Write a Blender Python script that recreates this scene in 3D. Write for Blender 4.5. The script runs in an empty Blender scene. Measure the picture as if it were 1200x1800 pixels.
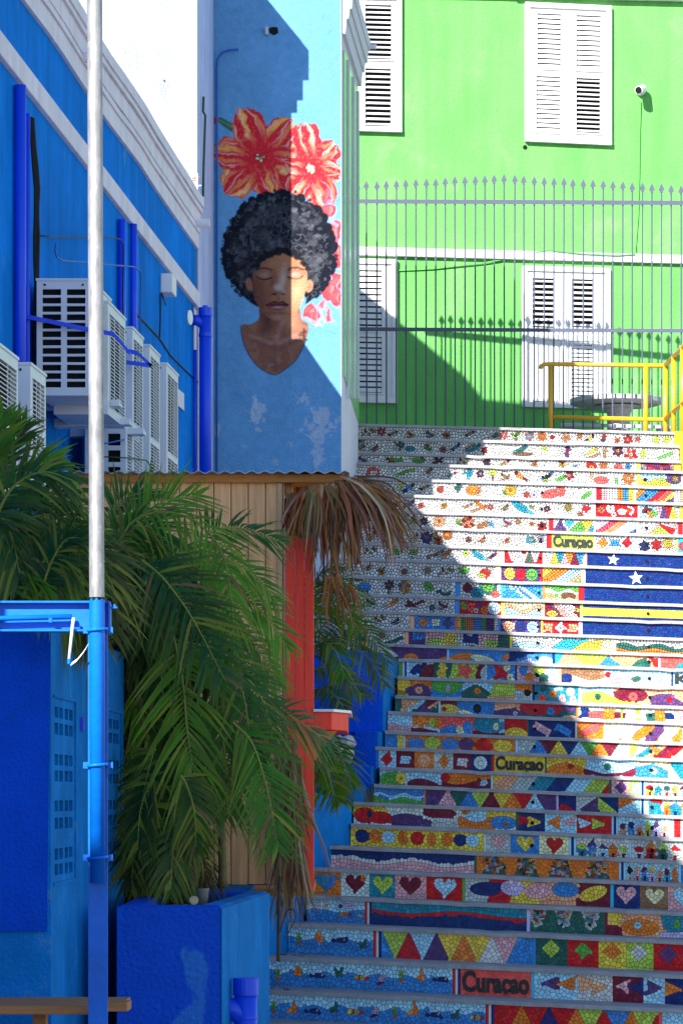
import bpy, math, random
import numpy as np
from mathutils import Vector, Matrix
R = math.radians
random.seed(7)
scene = bpy.context.scene
COL = scene.collection

# ---------------------------------------------------------------- camera
F = 5600.0            # focal length in photograph pixels (1200 x 1800)
EYE = 1.65
HOR = 1400.0          # eye level in the photograph
cam_d = bpy.data.cameras.new('camera')
cam = bpy.data.objects.new('camera', cam_d)
COL.objects.link(cam)
cam.location = (0, 0, EYE)
cam.rotation_euler = (R(90), 0, 0)
cam_d.sensor_fit = 'VERTICAL'
cam_d.sensor_height = 36.0
cam_d.lens = F / 1800 * 36.0
cam_d.shift_y = (HOR - 900) / 1800
cam_d.clip_start = 0.1
cam_d.clip_end = 2000
scene.camera = cam

# ---------------------------------------------------------------- sky, sun, exposure
SUN = Vector((0.543, 1.0, -0.66)).normalized()
world = bpy.data.worlds.new('World')
scene.world = world
world.use_nodes = True
wn = world.node_tree.nodes
sky = wn.new('ShaderNodeTexSky')
sky.sky_type = 'NISHITA'
sky.sun_disc = False
sky.sun_elevation = math.asin(-SUN.z)
sky.sun_rotation = math.atan2(-SUN.x, -SUN.y)
sky.air_density = 1.0
sky.dust_density = 0.0
sky.ozone_density = 2.0
wn['Background'].inputs[1].default_value = 0.096
world.node_tree.links.new(sky.outputs[0], wn['Background'].inputs[0])
sl = bpy.data.lights.new('sun', 'SUN')
sl.energy = 5.0
sl.angle = R(0.5)
sl.color = (1.0, 0.95, 0.87)
so = bpy.data.objects.new('sun', sl)
COL.objects.link(so)
so.location = (-20, -30, 30)
so.rotation_euler = SUN.to_track_quat('-Z', 'Y').to_euler()
scene.view_settings.view_transform = 'Standard'
scene.view_settings.look = 'None'
scene.view_settings.gamma = 1.0
scene.view_settings.exposure = 1.45

# ---------------------------------------------------------------- helpers
def P(px, py, Y):
    return Vector(((px - 600) / F * Y, Y, EYE + (HOR - py) / F * Y))

class MB:
    def __init__(s):
        s.v = []; s.f = []; s.c = []
    def face(s, pts, col=None):
        n = len(s.v)
        s.v.extend(Vector(p) for p in pts)
        s.f.append(tuple(range(n, n + len(pts)))); s.c.append(col)
    def hexa(s, b, t, col=None):
        """b, t: four bottom and four top corners, same order"""
        n = len(s.v)
        s.v.extend(Vector(p) for p in list(b) + list(t))
        for q in ((3, 2, 1, 0), (4, 5, 6, 7), (0, 1, 5, 4), (1, 2, 6, 5), (2, 3, 7, 6), (3, 0, 4, 7)):
            s.f.append(tuple(n + i for i in q)); s.c.append(col)
    def box(s, a, b, col=None):
        x0, y0, z0 = a; x1, y1, z1 = b
        s.hexa(((x0, y0, z0), (x1, y0, z0), (x1, y1, z0), (x0, y1, z0)),
               ((x0, y0, z1), (x1, y0, z1), (x1, y1, z1), (x0, y1, z1)), col)
    def prism(s, pts, d, col=None):
        """polygon pts pushed along vector d"""
        d = Vector(d); n = len(s.v); k = len(pts)
        s.v.extend(Vector(p) for p in pts); s.v.extend(Vector(p) + d for p in pts)
        s.f.append(tuple(n + i for i in range(k))); s.c.append(col)
        s.f.append(tuple(n + k + i for i in reversed(range(k)))); s.c.append(col)
        for i in range(k):
            j = (i + 1) % k
            s.f.append((n + j, n + i, n + k + i, n + k + j)); s.c.append(col)
    def tube(s, pts, r, seg=8, caps=True, col=None):
        pts = [Vector(p) for p in pts]; n0 = len(s.v); m = len(pts)
        rr = r if isinstance(r, (list, tuple)) else [r] * m
        prev = None
        for i, p in enumerate(pts):
            t = (pts[min(i + 1, m - 1)] - pts[max(i - 1, 0)]).normalized()
            if prev is None:
                a = Vector((0, 0, 1)) if abs(t.z) < .9 else Vector((1, 0, 0))
                u = t.cross(a).normalized()
            else:
                u = (prev - t * prev.dot(t))
                u = u.normalized() if u.length > 1e-6 else t.orthogonal().normalized()
            prev = u; w = t.cross(u)
            for k in range(seg):
                an = 2 * math.pi * k / seg
                s.v.append(p + (u * math.cos(an) + w * math.sin(an)) * rr[i])
        for i in range(m - 1):
            for k in range(seg):
                a = n0 + i * seg + k; b = n0 + i * seg + (k + 1) % seg
                s.f.append((a, b, b + seg, a + seg)); s.c.append(col)
        if caps:
            s.f.append(tuple(n0 + k for k in reversed(range(seg)))); s.c.append(col)
            s.f.append(tuple(n0 + (m - 1) * seg + k for k in range(seg))); s.c.append(col)
    def lathe(s, c, prof, seg=20, col=None):
        """prof: list of (radius, z)"""
        s.tube([Vector(c) + Vector((0, 0, z)) for _, z in prof], [max(r, 1e-4) for r, _ in prof], seg, True, col)

BASE = {}
def mesh_of(name, mb, base, mat, smooth):
    me = bpy.data.meshes.new(name)
    me.from_pydata([tuple(p - base) for p in mb.v], [], mb.f)
    if any(c is not None for c in mb.c):
        ca = me.color_attributes.new('Col', 'FLOAT_COLOR', 'CORNER')
        arr = []
        for f, c in zip(mb.f, mb.c):
            c = c or (.5, .5, .5)
            arr.extend((c[0], c[1], c[2], 1.0) * len(f))
        ca.data.foreach_set('color', arr)
    if mat: me.materials.append(mat)
    if smooth: me.polygons.foreach_set('use_smooth', [True] * len(me.polygons))
    me.update()
    return me
def bevel(o, w, seg=2):
    m = o.modifiers.new('bevel', 'BEVEL'); m.width = w; m.segments = seg; m.limit_method = 'ANGLE'; m.angle_limit = R(40)
def thing(name, label, cat, loc=(0, 0, 0), group=None):
    o = bpy.data.objects.new(name, None); COL.objects.link(o)
    o.empty_display_size = .1
    o.location = loc; o['label'] = label; o['category'] = cat
    if group: o['group'] = group
    BASE[o] = Vector(loc)
    return o
def part(name, mb, mat, parent, smooth=False, bev=0, label=None, kind=None):
    base = BASE[parent]
    o = bpy.data.objects.new(name, mesh_of(name, mb, base, mat, smooth)); COL.objects.link(o)
    o.parent = parent; BASE[o] = base
    if bev: bevel(o, bev)
    if label: o['label'] = label
    if kind: o['kind'] = kind
    return o
def one(name, mb, mat, label, cat, group=None, smooth=False, bev=0, base=None):
    xs = [p.x for p in mb.v]; ys = [p.y for p in mb.v]; zs = [p.z for p in mb.v]
    b = Vector(base) if base is not None else Vector(((min(xs) + max(xs)) / 2, (min(ys) + max(ys)) / 2, min(zs)))
    o = bpy.data.objects.new(name, mesh_of(name, mb, b, mat, smooth)); COL.objects.link(o)
    o.location = b; BASE[o] = b
    o['label'] = label; o['category'] = cat
    if group: o['group'] = group
    if bev: bevel(o, bev)
    return o
def struct(name, mb, mat, smooth=False, kind='structure', label=None):
    o = bpy.data.objects.new(name, mesh_of(name, mb, Vector((0, 0, 0)), mat, smooth)); COL.objects.link(o)
    BASE[o] = Vector((0, 0, 0)); o['kind'] = kind
    if label: o['label'] = label
    return o
def inst(name, me, parent, loc, rot=(0, 0, 0), scale=(1, 1, 1)):
    o = bpy.data.objects.new(name, me); COL.objects.link(o)
    o.parent = parent; o.location = Vector(loc) - BASE[parent]; o.rotation_euler = rot; o.scale = scale
    BASE[o] = BASE[parent]
    return o

# ---------------------------------------------------------------- materials
def mat(name, col, rough=.7, var=.12, scale=6.0, bump=0.0, bscale=60.0, metal=0.0, spec=.18, streak=0.0,
        attr=False, stain=None, chips=None, coat=0.0, stretch=(1, 1, 1)):
    m = bpy.data.materials.new(name); m.use_nodes = True
    nt = m.node_tree; N = nt.nodes; L = nt.links
    b = N['Principled BSDF']
    b.inputs['Roughness'].default_value = rough
    b.inputs['Metallic'].default_value = metal
    b.inputs['Specular IOR Level'].default_value = spec
    if coat: b.inputs['Coat Weight'].default_value = coat; b.inputs['Coat Roughness'].default_value = .12
    tc = N.new('ShaderNodeTexCoord')
    mp = N.new('ShaderNodeMapping'); mp.inputs['Scale'].default_value = stretch
    L.new(tc.outputs['Object'], mp.inputs[0])
    nz = N.new('ShaderNodeTexNoise'); nz.inputs['Scale'].default_value = scale
    nz.inputs['Detail'].default_value = 8; nz.inputs['Roughness'].default_value = .62
    L.new(mp.outputs[0], nz.inputs['Vector'])
    if attr:
        at = N.new('ShaderNodeAttribute'); at.attribute_name = 'Col'; src = at.outputs['Color']
    else:
        rgb = N.new('ShaderNodeRGB'); rgb.outputs[0].default_value = (*col, 1); src = rgb.outputs[0]
    mr = N.new('ShaderNodeMapRange'); mr.inputs['From Min'].default_value = .25; mr.inputs['From Max'].default_value = .75
    mr.inputs['To Min'].default_value = 1 - var; mr.inputs['To Max'].default_value = 1 + var
    L.new(nz.outputs[0], mr.inputs['Value'])
    mx = N.new('ShaderNodeMix'); mx.data_type = 'RGBA'; mx.blend_type = 'MULTIPLY'; mx.inputs['Factor'].default_value = 1
    L.new(src, mx.inputs[6]); L.new(mr.outputs[0], mx.inputs[7]); cur = mx.outputs[2]
    if streak:
        mp2 = N.new('ShaderNodeMapping'); mp2.inputs['Scale'].default_value = (4.5, 4.5, .5)
        L.new(tc.outputs['Object'], mp2.inputs[0])
        n2 = N.new('ShaderNodeTexNoise'); n2.inputs['Scale'].default_value = 1.6; n2.inputs['Detail'].default_value = 5
        L.new(mp2.outputs[0], n2.inputs['Vector'])
        m2 = N.new('ShaderNodeMapRange'); m2.inputs['From Min'].default_value = .35; m2.inputs['From Max'].default_value = .72
        m2.inputs['To Min'].default_value = 1.0 + streak * .4; m2.inputs['To Max'].default_value = 1.0 - streak
        L.new(n2.outputs[0], m2.inputs['Value'])
        x2 = N.new('ShaderNodeMix'); x2.data_type = 'RGBA'; x2.blend_type = 'MULTIPLY'; x2.inputs['Factor'].default_value = 1
        L.new(cur, x2.inputs[6]); L.new(m2.outputs[0], x2.inputs[7]); cur = x2.outputs[2]
    if stain:
        sc_, lo, scol = stain
        n3 = N.new('ShaderNodeTexNoise'); n3.inputs['Scale'].default_value = sc_; n3.inputs['Detail'].default_value = 7
        n3.inputs['Roughness'].default_value = .68
        L.new(tc.outputs['Object'], n3.inputs['Vector'])
        m3 = N.new('ShaderNodeMapRange'); m3.inputs['From Min'].default_value = lo; m3.inputs['From Max'].default_value = lo + .09
        L.new(n3.outputs[0], m3.inputs['Value'])
        x3 = N.new('ShaderNodeMix'); x3.data_type = 'RGBA'
        x3.inputs[7].default_value = (*scol, 1)
        L.new(m3.outputs[0], x3.inputs['Factor']); L.new(cur, x3.inputs[6]); cur = x3.outputs[2]
    if chips:
        sc_, lo, scol = chips
        n4 = N.new('ShaderNodeTexNoise'); n4.inputs['Scale'].default_value = sc_; n4.inputs['Detail'].default_value = 10; n4.inputs['Roughness'].default_value = .75
        L.new(tc.outputs['Object'], n4.inputs['Vector'])
        m4 = N.new('ShaderNodeMapRange'); m4.inputs['From Min'].default_value = lo; m4.inputs['From Max'].default_value = lo + .03
        L.new(n4.outputs[0], m4.inputs['Value'])
        x4 = N.new('ShaderNodeMix'); x4.data_type = 'RGBA'; x4.inputs[7].default_value = (*scol, 1)
        L.new(m4.outputs[0], x4.inputs['Factor']); L.new(cur, x4.inputs[6]); cur = x4.outputs[2]
    L.new(cur, b.inputs['Base Color'])
    if bump:
        nb = N.new('ShaderNodeTexNoise'); nb.inputs['Scale'].default_value = bscale; nb.inputs['Detail'].default_value = 6
        L.new(mp.outputs[0], nb.inputs['Vector'])
        bp = N.new('ShaderNodeBump'); bp.inputs['Strength'].default_value = bump; bp.inputs['Distance'].default_value = .02
        L.new(nb.outputs[0], bp.inputs['Height']); L.new(bp.outputs[0], b.inputs['Normal'])
    return m

def leaf_mat(name, col, tip, transl=.35, rough=.38):
    m = bpy.data.materials.new(name); m.use_nodes = True
    nt = m.node_tree; N = nt.nodes; L = nt.links
    b = N['Principled BSDF']; out = N['Material Output']
    b.inputs['Roughness'].default_value = rough
    b.inputs['Specular IOR Level'].default_value = .22
    at = N.new('ShaderNodeAttribute'); at.attribute_name = 'Col'
    tc = N.new('ShaderNodeTexCoord'); nz = N.new('ShaderNodeTexNoise'); nz.inputs['Scale'].default_value = 5
    L.new(tc.outputs['Object'], nz.inputs['Vector'])
    mr = N.new('ShaderNodeMapRange'); mr.inputs['To Min'].default_value = .5; mr.inputs['To Max'].default_value = 1.5
    L.new(nz.outputs[0], mr.inputs['Value'])
    mx = N.new('ShaderNodeMix'); mx.data_type = 'RGBA'; mx.blend_type = 'MULTIPLY'; mx.inputs['Factor'].default_value = 1
    L.new(at.outputs['Color'], mx.inputs[6]); L.new(mr.outputs[0], mx.inputs[7])
    L.new(mx.outputs[2], b.inputs['Base Color'])
    tr = N.new('ShaderNodeBsdfTranslucent'); L.new(mx.outputs[2], tr.inputs['Color'])
    ms = N.new('ShaderNodeMixShader'); ms.inputs[0].default_value = transl
    L.new(b.outputs[0], ms.inputs[1]); L.new(tr.outputs[0], ms.inputs[2]); L.new(ms.outputs[0], out.inputs[0])
    return m

M = {}
M['ground'] = mat('ground_paving', (.22, .20, .19), .85, .25, 3, .4, 40)
M['blue_wall'] = mat('blue_house_paint', (.001, .19, .66), .85, .26, 1.6, .35, 70, chips=(5, .70, (.20, .34, .55)), spec=.04, streak=.22, stain=(2.3, .63, (.04, .25, .60)))
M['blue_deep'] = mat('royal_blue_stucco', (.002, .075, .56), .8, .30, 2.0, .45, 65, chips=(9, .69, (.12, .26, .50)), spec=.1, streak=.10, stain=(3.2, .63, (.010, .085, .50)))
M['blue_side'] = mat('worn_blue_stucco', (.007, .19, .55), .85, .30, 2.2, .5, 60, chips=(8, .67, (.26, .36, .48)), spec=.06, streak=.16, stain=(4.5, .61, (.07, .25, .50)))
M['blue_pipe'] = mat('blue_pipe_paint', (.001, .06, .74), .45, .10, 5, .05, 30, spec=.5)
M['blue_gloss'] = mat('blue_steel_paint', (.002, .13, .60), .38, .18, 6, .08, 40, chips=(14, .70, (.20, .24, .30)), spec=.25)
M['white_trim'] = mat('white_plaster_trim', (.70, .68, .74), .85, .10, 5, .35, 60, spec=.08, streak=.10, stain=(2.6, .72, (.50, .46, .44)))
M['white_wall'] = mat('white_wall_paint', (.29, .295, .305), .85, .14, 2.5, .45, 55, spec=.05, streak=.12)
M['mural_edge'] = mat('white_corner_paint', (.55, .57, .66), .8, .08, 4, .35, 60)
M['shade_white_wall'] = mat('shade_tinted_white_paint', (.42, .53, .76), .8, .14, 3, .35, 60, streak=.15)  # white paint of the return wall, its bluish shade put into the colour
M['green'] = mat('green_wall_paint', (.122, .385, .100), .85, .18, 1.3, .4, 38, spec=.04, streak=.14, stain=(1.3, .58, (.17, .44, .135)))
M['win_white'] = mat('white_shutter_paint', (.62, .62, .64), .5, .06, 8, .08, 60)
M['dark'] = mat('dark_gap', (.008, .008, .010), .9, .1, 5)
M['fence'] = mat('grey_fence_paint', (.075, .085, .13), .5, .10, 20, .05, 60)
M['yellow'] = mat('yellow_rail_paint', (.62, .31, .008), .35, .07, 8, .04, 40, spec=.5)
M['concrete'] = mat('step_concrete', (.31, .305, .32), .9, .22, 7, .5, 60, spec=.05, stain=(5, .60, (.21, .165, .185)))
M['grey_stone'] = mat('table_concrete', (.40, .40, .42), .85, .15, 8, .3, 60)
M['tile'] = mat('glazed_mosaic', (1, 1, 1), .42, .10, 90, .0, attr=True, spec=.12)
M['mural'] = mat('mural_paint', (1, 1, 1), .85, .13, 18, .5, 60, attr=True, spec=.03)
M['ac_white'] = mat('ac_casing', (.62, .65, .70), .45, .05, 6, .03, 40, stain=(3.5, .72, (.50, .48, .44)))
M['galv'] = mat('galvanised_steel', (.27, .27, .28), .5, .5, 26, .06, 60, metal=.35, stretch=(1, 1, .3), stain=(30, .60, (.40, .40, .41)))
M['wood'] = mat('kiosk_plank_wood', (.88, .48, .22), .75, .30, 5, .25, 30, stretch=(6, 6, .5), stain=(2.6, .66, (.30, .17, .11)))
M['wood_trim'] = mat('orange_brown_timber', (.55, .22, .06), .65, .25, 5, .2, 30, stretch=(1, 6, 6))
M['red_paint'] = mat('red_post_paint', (.95, .075, .045), .65, .16, 6, .2, 40, stretch=(5, 5, .6))
M['roof'] = mat('corrugated_sheet', (.45, .50, .56), .5, .2, 6, .1, 40, metal=.3)
M['bench_wood'] = mat('bench_timber', (.46, .19, .07), .6, .28, 7, .2, 40, stretch=(.6, 8, 8))
M['soil'] = mat('planter_soil', (.07, .055, .045), .95, .5, 30, 1.0, 60)
M['black'] = mat('black_cable', (.012, .012, .014), .5, .1, 5)
M['cable_blue'] = mat('painted_blue_cable', (.015, .11, .42), .5, .1, 5)
M['palm'] = leaf_mat('palm_leaf', None, None, .22, .45)
M['dry'] = leaf_mat('dry_palm_leaf', None, None, .15, .8)
M['stem'] = mat('palm_stem', (.16, .13, .05), .7, .3, 12, .3, 60, stretch=(1, 1, 4))
M['plastic'] = mat('white_plastic', (.72, .74, .76), .35, .04, 5)
M['glassy'] = mat('painted_green_reflection', (.22, .52, .20), .18, .25, 4, .04, 3, spec=.7, stretch=(1, 3, .3))  # the green house's reflection is put into this base colour
M['bottle'] = mat('brown_glass', (.10, .035, .006), .1, .1, 3, spec=.8)
M['rust'] = mat('rusty_metal', (.25, .12, .05), .8, .3, 20)
M['plain_house'] = mat('cream_house_paint', (.55, .50, .42), .85, .1, 2)
M['roof_tile'] = mat('red_roof_tile', (.34, .11, .06), .8, .2, 6)
# ================================================================ ground
g = MB(); g.face(((-300, -200, 0), (300, -200, 0), (300, 500, 0), (-300, 500, 0)))
struct('ground', g, M['ground'])

# ================================================================ the staircase
LINE = [752, 775, 802, 820, 847, 875, 904, 931, 962, 990, 1021, 1052, 1082, 1111, 1139, 1164, 1196, 1230, 1258, 1293,
        1322, 1357, 1388, 1421, 1460, 1500, 1540, 1590, 1640, 1700, 1760, 1818]
NS = len(LINE)                                   # rows from the top down
DEP = [.29] * 27 + [.36, .42, .42, .36]          # run between row i and row i+1
SY = [0.0] * NS
SY[30] = 19.0
for i in range(29, -1, -1): SY[i] = SY[i + 1] + DEP[i]
SY[31] = SY[30] - DEP[30]
XL = [622, 620, 617, 614, 600, 590, 585, 585, 585, 585, 585, 585, 585, 590, 600, 700, 698, 694, 681, 676, 659, 667, 657,
      621, 616, 577, 546, 539, 506, 470, 463, 455]
XR = [1183, 1193, 1196, 1200, 1215, 1225] + [1240] * 26
def sl_(i): return .026 + .021 * i / 30.0
def row_y(i, px): return LINE[i] + sl_(i) * (px - 900)
def row_z(i, px): return EYE + (HOR - row_y(i, px)) / F * SY[i]
def row_x(i, px): return (px - 600) / F * SY[i]
def zx(i, X): return row_z(i, 600 + X * F / SY[i])
NOSE = .024; OVER = .022

PAL = dict(W=(.62, .62, .61), R=(.60, .012, .02), O=(.78, .20, .025), Y=(.80, .56, .06), L=(.44, .60, .08), G=(.10, .38, .06),
           D=(.02, .12, .10), T=(.015, .24, .36), B=(.04, .24, .62), N=(.006, .03, .17), S=(.36, .66, .86), C=(.03, .48, .70),
           P=(.10, .045, .17), M=(.19, .012, .04), K=(.74, .38, .42), E=(.84, .38, .20), A=(.46, .53, .52), X=(.010, .010, .012),
           V=(.58, .48, .76), I=(.80, .76, .44), U=(.28, .15, .08), Q=(.85, .10, .09), H=(.62, .75, .72))

# ---- little drawing language: every shape is (colour, polygon) in panel pixels (x, y down from the nosing, in photo pixels)
def circ(c, x, y, r, ry=None, n=16, rot=0.0):
    ry = ry or r; ca, sa = math.cos(rot), math.sin(rot); o = []
    for k in range(n):
        a = 2 * math.pi * k / n; u, v = r * math.cos(a), ry * math.sin(a)
        o.append((x + u * ca - v * sa, y + u * sa + v * ca))
    return [(c, o)]
def diam(c, x, y, r, ry=None): ry = ry or r; return [(c, [(x - r, y), (x, y - ry), (x + r, y), (x, y + ry)])]
def rect(c, x0, y0, x1, y1, rot=0):
    if not rot: return [(c, [(x0, y0), (x1, y0), (x1, y1), (x0, y1)])]
    cx, cy = (x0 + x1) / 2, (y0 + y1) / 2; ca, sa = math.cos(rot), math.sin(rot)
    return [(c, [(cx + (x - cx) * ca - (y - cy) * sa, cy + (x - cx) * sa + (y - cy) * ca) for x, y in ((x0, y0), (x1, y0), (x1, y1), (x0, y1))])]
def poly(c, *pts): return [(c, list(pts))]
def heart(c, x, y, r):
    o = []
    for k in range(20):
        t = 2 * math.pi * k / 20
        o.append((x + r * (16 * math.sin(t) ** 3) / 16, y - r * (13 * math.cos(t) - 5 * math.cos(2 * t) - 2 * math.cos(3 * t) - math.cos(4 * t)) / 15))
    return [(c, o)]
def star(c, x, y, r, n=5, r2=.42, rot=0.0):
    return [(c, [(x + (r if k % 2 == 0 else r * r2) * math.sin(math.pi * k / n + rot), y - (r if k % 2 == 0 else r * r2) * math.cos(math.pi * k / n + rot)) for k in range(2 * n)])]
def flow(c, cc, x, y, r, n=6):
    o = []
    for k in range(n):
        a = 2 * math.pi * k / n + .4
        cl = c[k % len(c)]
        o += circ(cl, x + r * .62 * math.cos(a), y + r * .62 * math.sin(a), r * .42, r * .30, 8, a)
    return o + circ(cc, x, y, r * .30, n=8)
def bird(c, c2, x, y, r, d=1):
    return (circ(c, x, y, r, r * .42, 10, -.5 * d) + circ(c2, x + r * .75 * d, y - r * .55, r * .33, n=8)
            + poly(c2, (x - r * .6 * d, y + r * .1), (x - r * 1.7 * d, y + r * .8), (x - r * .5 * d, y + r * .5)))
def branch(c, x, y, r): return poly(c, (x - r, y + r * .3), (x, y), (x + r, y - r * .5), (x + r, y - r * .3), (x, y + r * .25), (x - r, y + r * .5))
def cactus(c, x, y, r): return poly(c, (x - r * .2, y + r), (x - r * .2, y + r * .2), (x - r * .8, y), (x - r * .8, y - r * .5), (x - r * .4, y - r * .5), (x - r * .4, y - r * .2),
                                   (x - r * .2, y - r * .1), (x - r * .2, y - r), (x + r * .2, y - r), (x + r * .2, y), (x + r * .4, y - r * .1), (x + r * .4, y - r * .6), (x + r * .8, y - r * .6), (x + r * .8, y + r * .1), (x + r * .2, y + r * .3), (x + r * .2, y + r))
def hill(c, x0, x1, y0, amp, ph, H, wl=60.0):
    o = [(x0, H + 3)]; n = max(4, int((x1 - x0) / 6))
    for k in range(n + 1):
        x = x0 + (x1 - x0) * k / n; o.append((x, y0 - amp * math.sin((x - x0) / wl * 2 * math.pi + ph)))
    return [(c, o + [(x1, H + 3)])]
def band(c, x0, x1, y0, th, amp, ph, wl=60.0):
    n = max(4, int((x1 - x0) / 6)); a = []; b = []
    for k in range(n + 1):
        x = x0 + (x1 - x0) * k / n; y = y0 - amp * math.sin((x - x0) / wl * 2 * math.pi + ph); a.append((x, y)); b.append((x, y + th))
    return [(c, a + b[::-1])]
def diags(cs, x0, x1, H, lean=1.0):
    o = []; n = len(cs); w = (x1 - x0 + H * lean) / n
    for k, c in enumerate(cs):
        a = x0 - H * lean + k * w + H * lean; o.append((c, [(a, -2), (a + w, -2), (a + w - H * lean, H + 2), (a - H * lean, H + 2)]))
    return o
def tris(cs, x0, x1, H):
    o = []; n = len(cs); w = 2 * (x1 - x0) / (n + 1)
    for k, c in enumerate(cs):
        a = x0 + (k - .0) * w / 2 - 0
        o.append((c, [(a, H + 2), (a + w / 2, -2), (a + w, H + 2)] if k % 2 else [(a, -2), (a + w / 2, H + 2), (a + w, -2)]))
    return o
def stripes(cs, x0, x1, H):
    w = (x1 - x0) / len(cs); o = []
    for k, c in enumerate(cs): o += rect(c, x0 + k * w, -2, x0 + (k + 1) * w, H + 2)
    return o
def house(c, rc, x, H, w, h, dc='N', rnd=False):
    o = rect(c, x - w / 2, H - h, x + w / 2, H + 2)
    o += circ(rc, x, H - h, w / 2, h * .35, 10) if rnd else poly(rc, (x - w * .6, H - h), (x, H - h * 1.6), (x + w * .6, H - h))
    o += rect(dc, x - w * .14, H - h * .45, x + w * .14, H + 2)
    return o
def fish(c, c2, x, y, r, d=1): return circ(c, x, y, r, r * .5, 10) + poly(c2, (x - r * .8 * d, y), (x - r * 1.6 * d, y - r * .5), (x - r * 1.6 * d, y + r * .5)) + circ('W', x + r * .5 * d, y - r * .1, r * .16, n=6)
def confetti(rng, x0, y0, x1, y1, n, cs='WROBSYXKGT'):
    o = []
    for _ in range(n): o += circ(rng.choice(cs), rng.uniform(x0, x1), rng.uniform(y0, y1), 3.3, n=6)
    return o
def houses(x0, x1, H, cs, rng):
    o = []; w = (x1 - x0) / len(cs)
    for k, (c, rc) in enumerate(cs):
        o += house(c, rc, x0 + (k + .5) * w, H, w * .8, H * rng.uniform(.42, .58), rng.choice('NXRWM'), rng.random() < .3)
    return o
def garden(rng, x0, x1, H, n):
    n = max(2, int(n * .68))
    return garden_(rng, x0, x1, H, n)
def garden_(rng, x0, x1, H, n):
    """small scattered birds, blooms and leaves of the white rows"""
    o = []; w = (x1 - x0) / n
    for k in range(n):
        x = x0 + (k + rng.uniform(.25, .75)) * w; y = H * rng.uniform(.38, .66); q = rng.random()
        if q < .26: o += branch('U', x, y + 3, 9) + bird(rng.choice('OBTRGE'), rng.choice('XYBR'), x, y, 6, rng.choice((1, -1)))
        elif q < .50: o += flow(rng.choice(('R', 'O', 'PO', 'YO', 'BC', 'Q', 'E', 'PM')), rng.choice('YXWO'), x, y, rng.uniform(5, 7.5))
        elif q < .64: o += circ(rng.choice('LGG'), x, y, 5, 3, 8, .5) + circ(rng.choice('LGD'), x + 6, y + 2, 4, 2.5, 8, -.6) + circ(rng.choice('RQOY'), x + 2, y - 5, 2.4, n=7)
        elif q < .74: o += cactus(rng.choice('TGDL'), x, y, 7)
        elif q < .86: o += branch('U', x, y, 11) + circ('G', x + 5, y - 5, 3, n=7) + circ('R', x - 6, y - 2, 2.5, n=7)
        else: o += circ(rng.choice('OQBMV'), x, y, 3, n=7) + circ(rng.choice('YRGT'), x + 6, y - 3, 2.6, n=7) + circ(rng.choice('XBL'), x - 5, y + 3, 2.4, n=7)
    return o
def sea(rng, x0, x1, H, n, extra=()):
    o = hill('B', x0 - 2, x1 + 2, H * .42, 3.5, rng.uniform(0, 6), H, 48); w = (x1 - x0) / n
    for k in range(n):
        x = x0 + (k + .5) * w; y = H * rng.uniform(.35, .6); q = k % 6
        if q == 0: o += circ('G', x, y - 4, 5, 8, 8) + circ('L', x, y - 9, 4, n=8) + circ('O', x + 1, y + 8, 4, n=7)
        elif q == 1: o += star('O', x, y, 14, 5, .4, .1)
        elif q == 2: o += fish('N', 'N', x, y + 2, 11)
        elif q == 3: o += circ('D', x, y, 8, 6, 10) + star('D', x, y, 13, 4, .4, .6)
        elif q == 4: o += fish('Y', 'R', x, y, 10, -1) + rect('R', x - 3, y - 5, x, y + 5) + rect('W', x + 2, y - 5, x + 4, y + 5)
        else: o += circ('M', x, y + 4, 4, 9, 8, .5) + circ('K', x + 4, y - 5, 5, n=8) + circ('V', x, y, 4, 6, 8)
    return o

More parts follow.
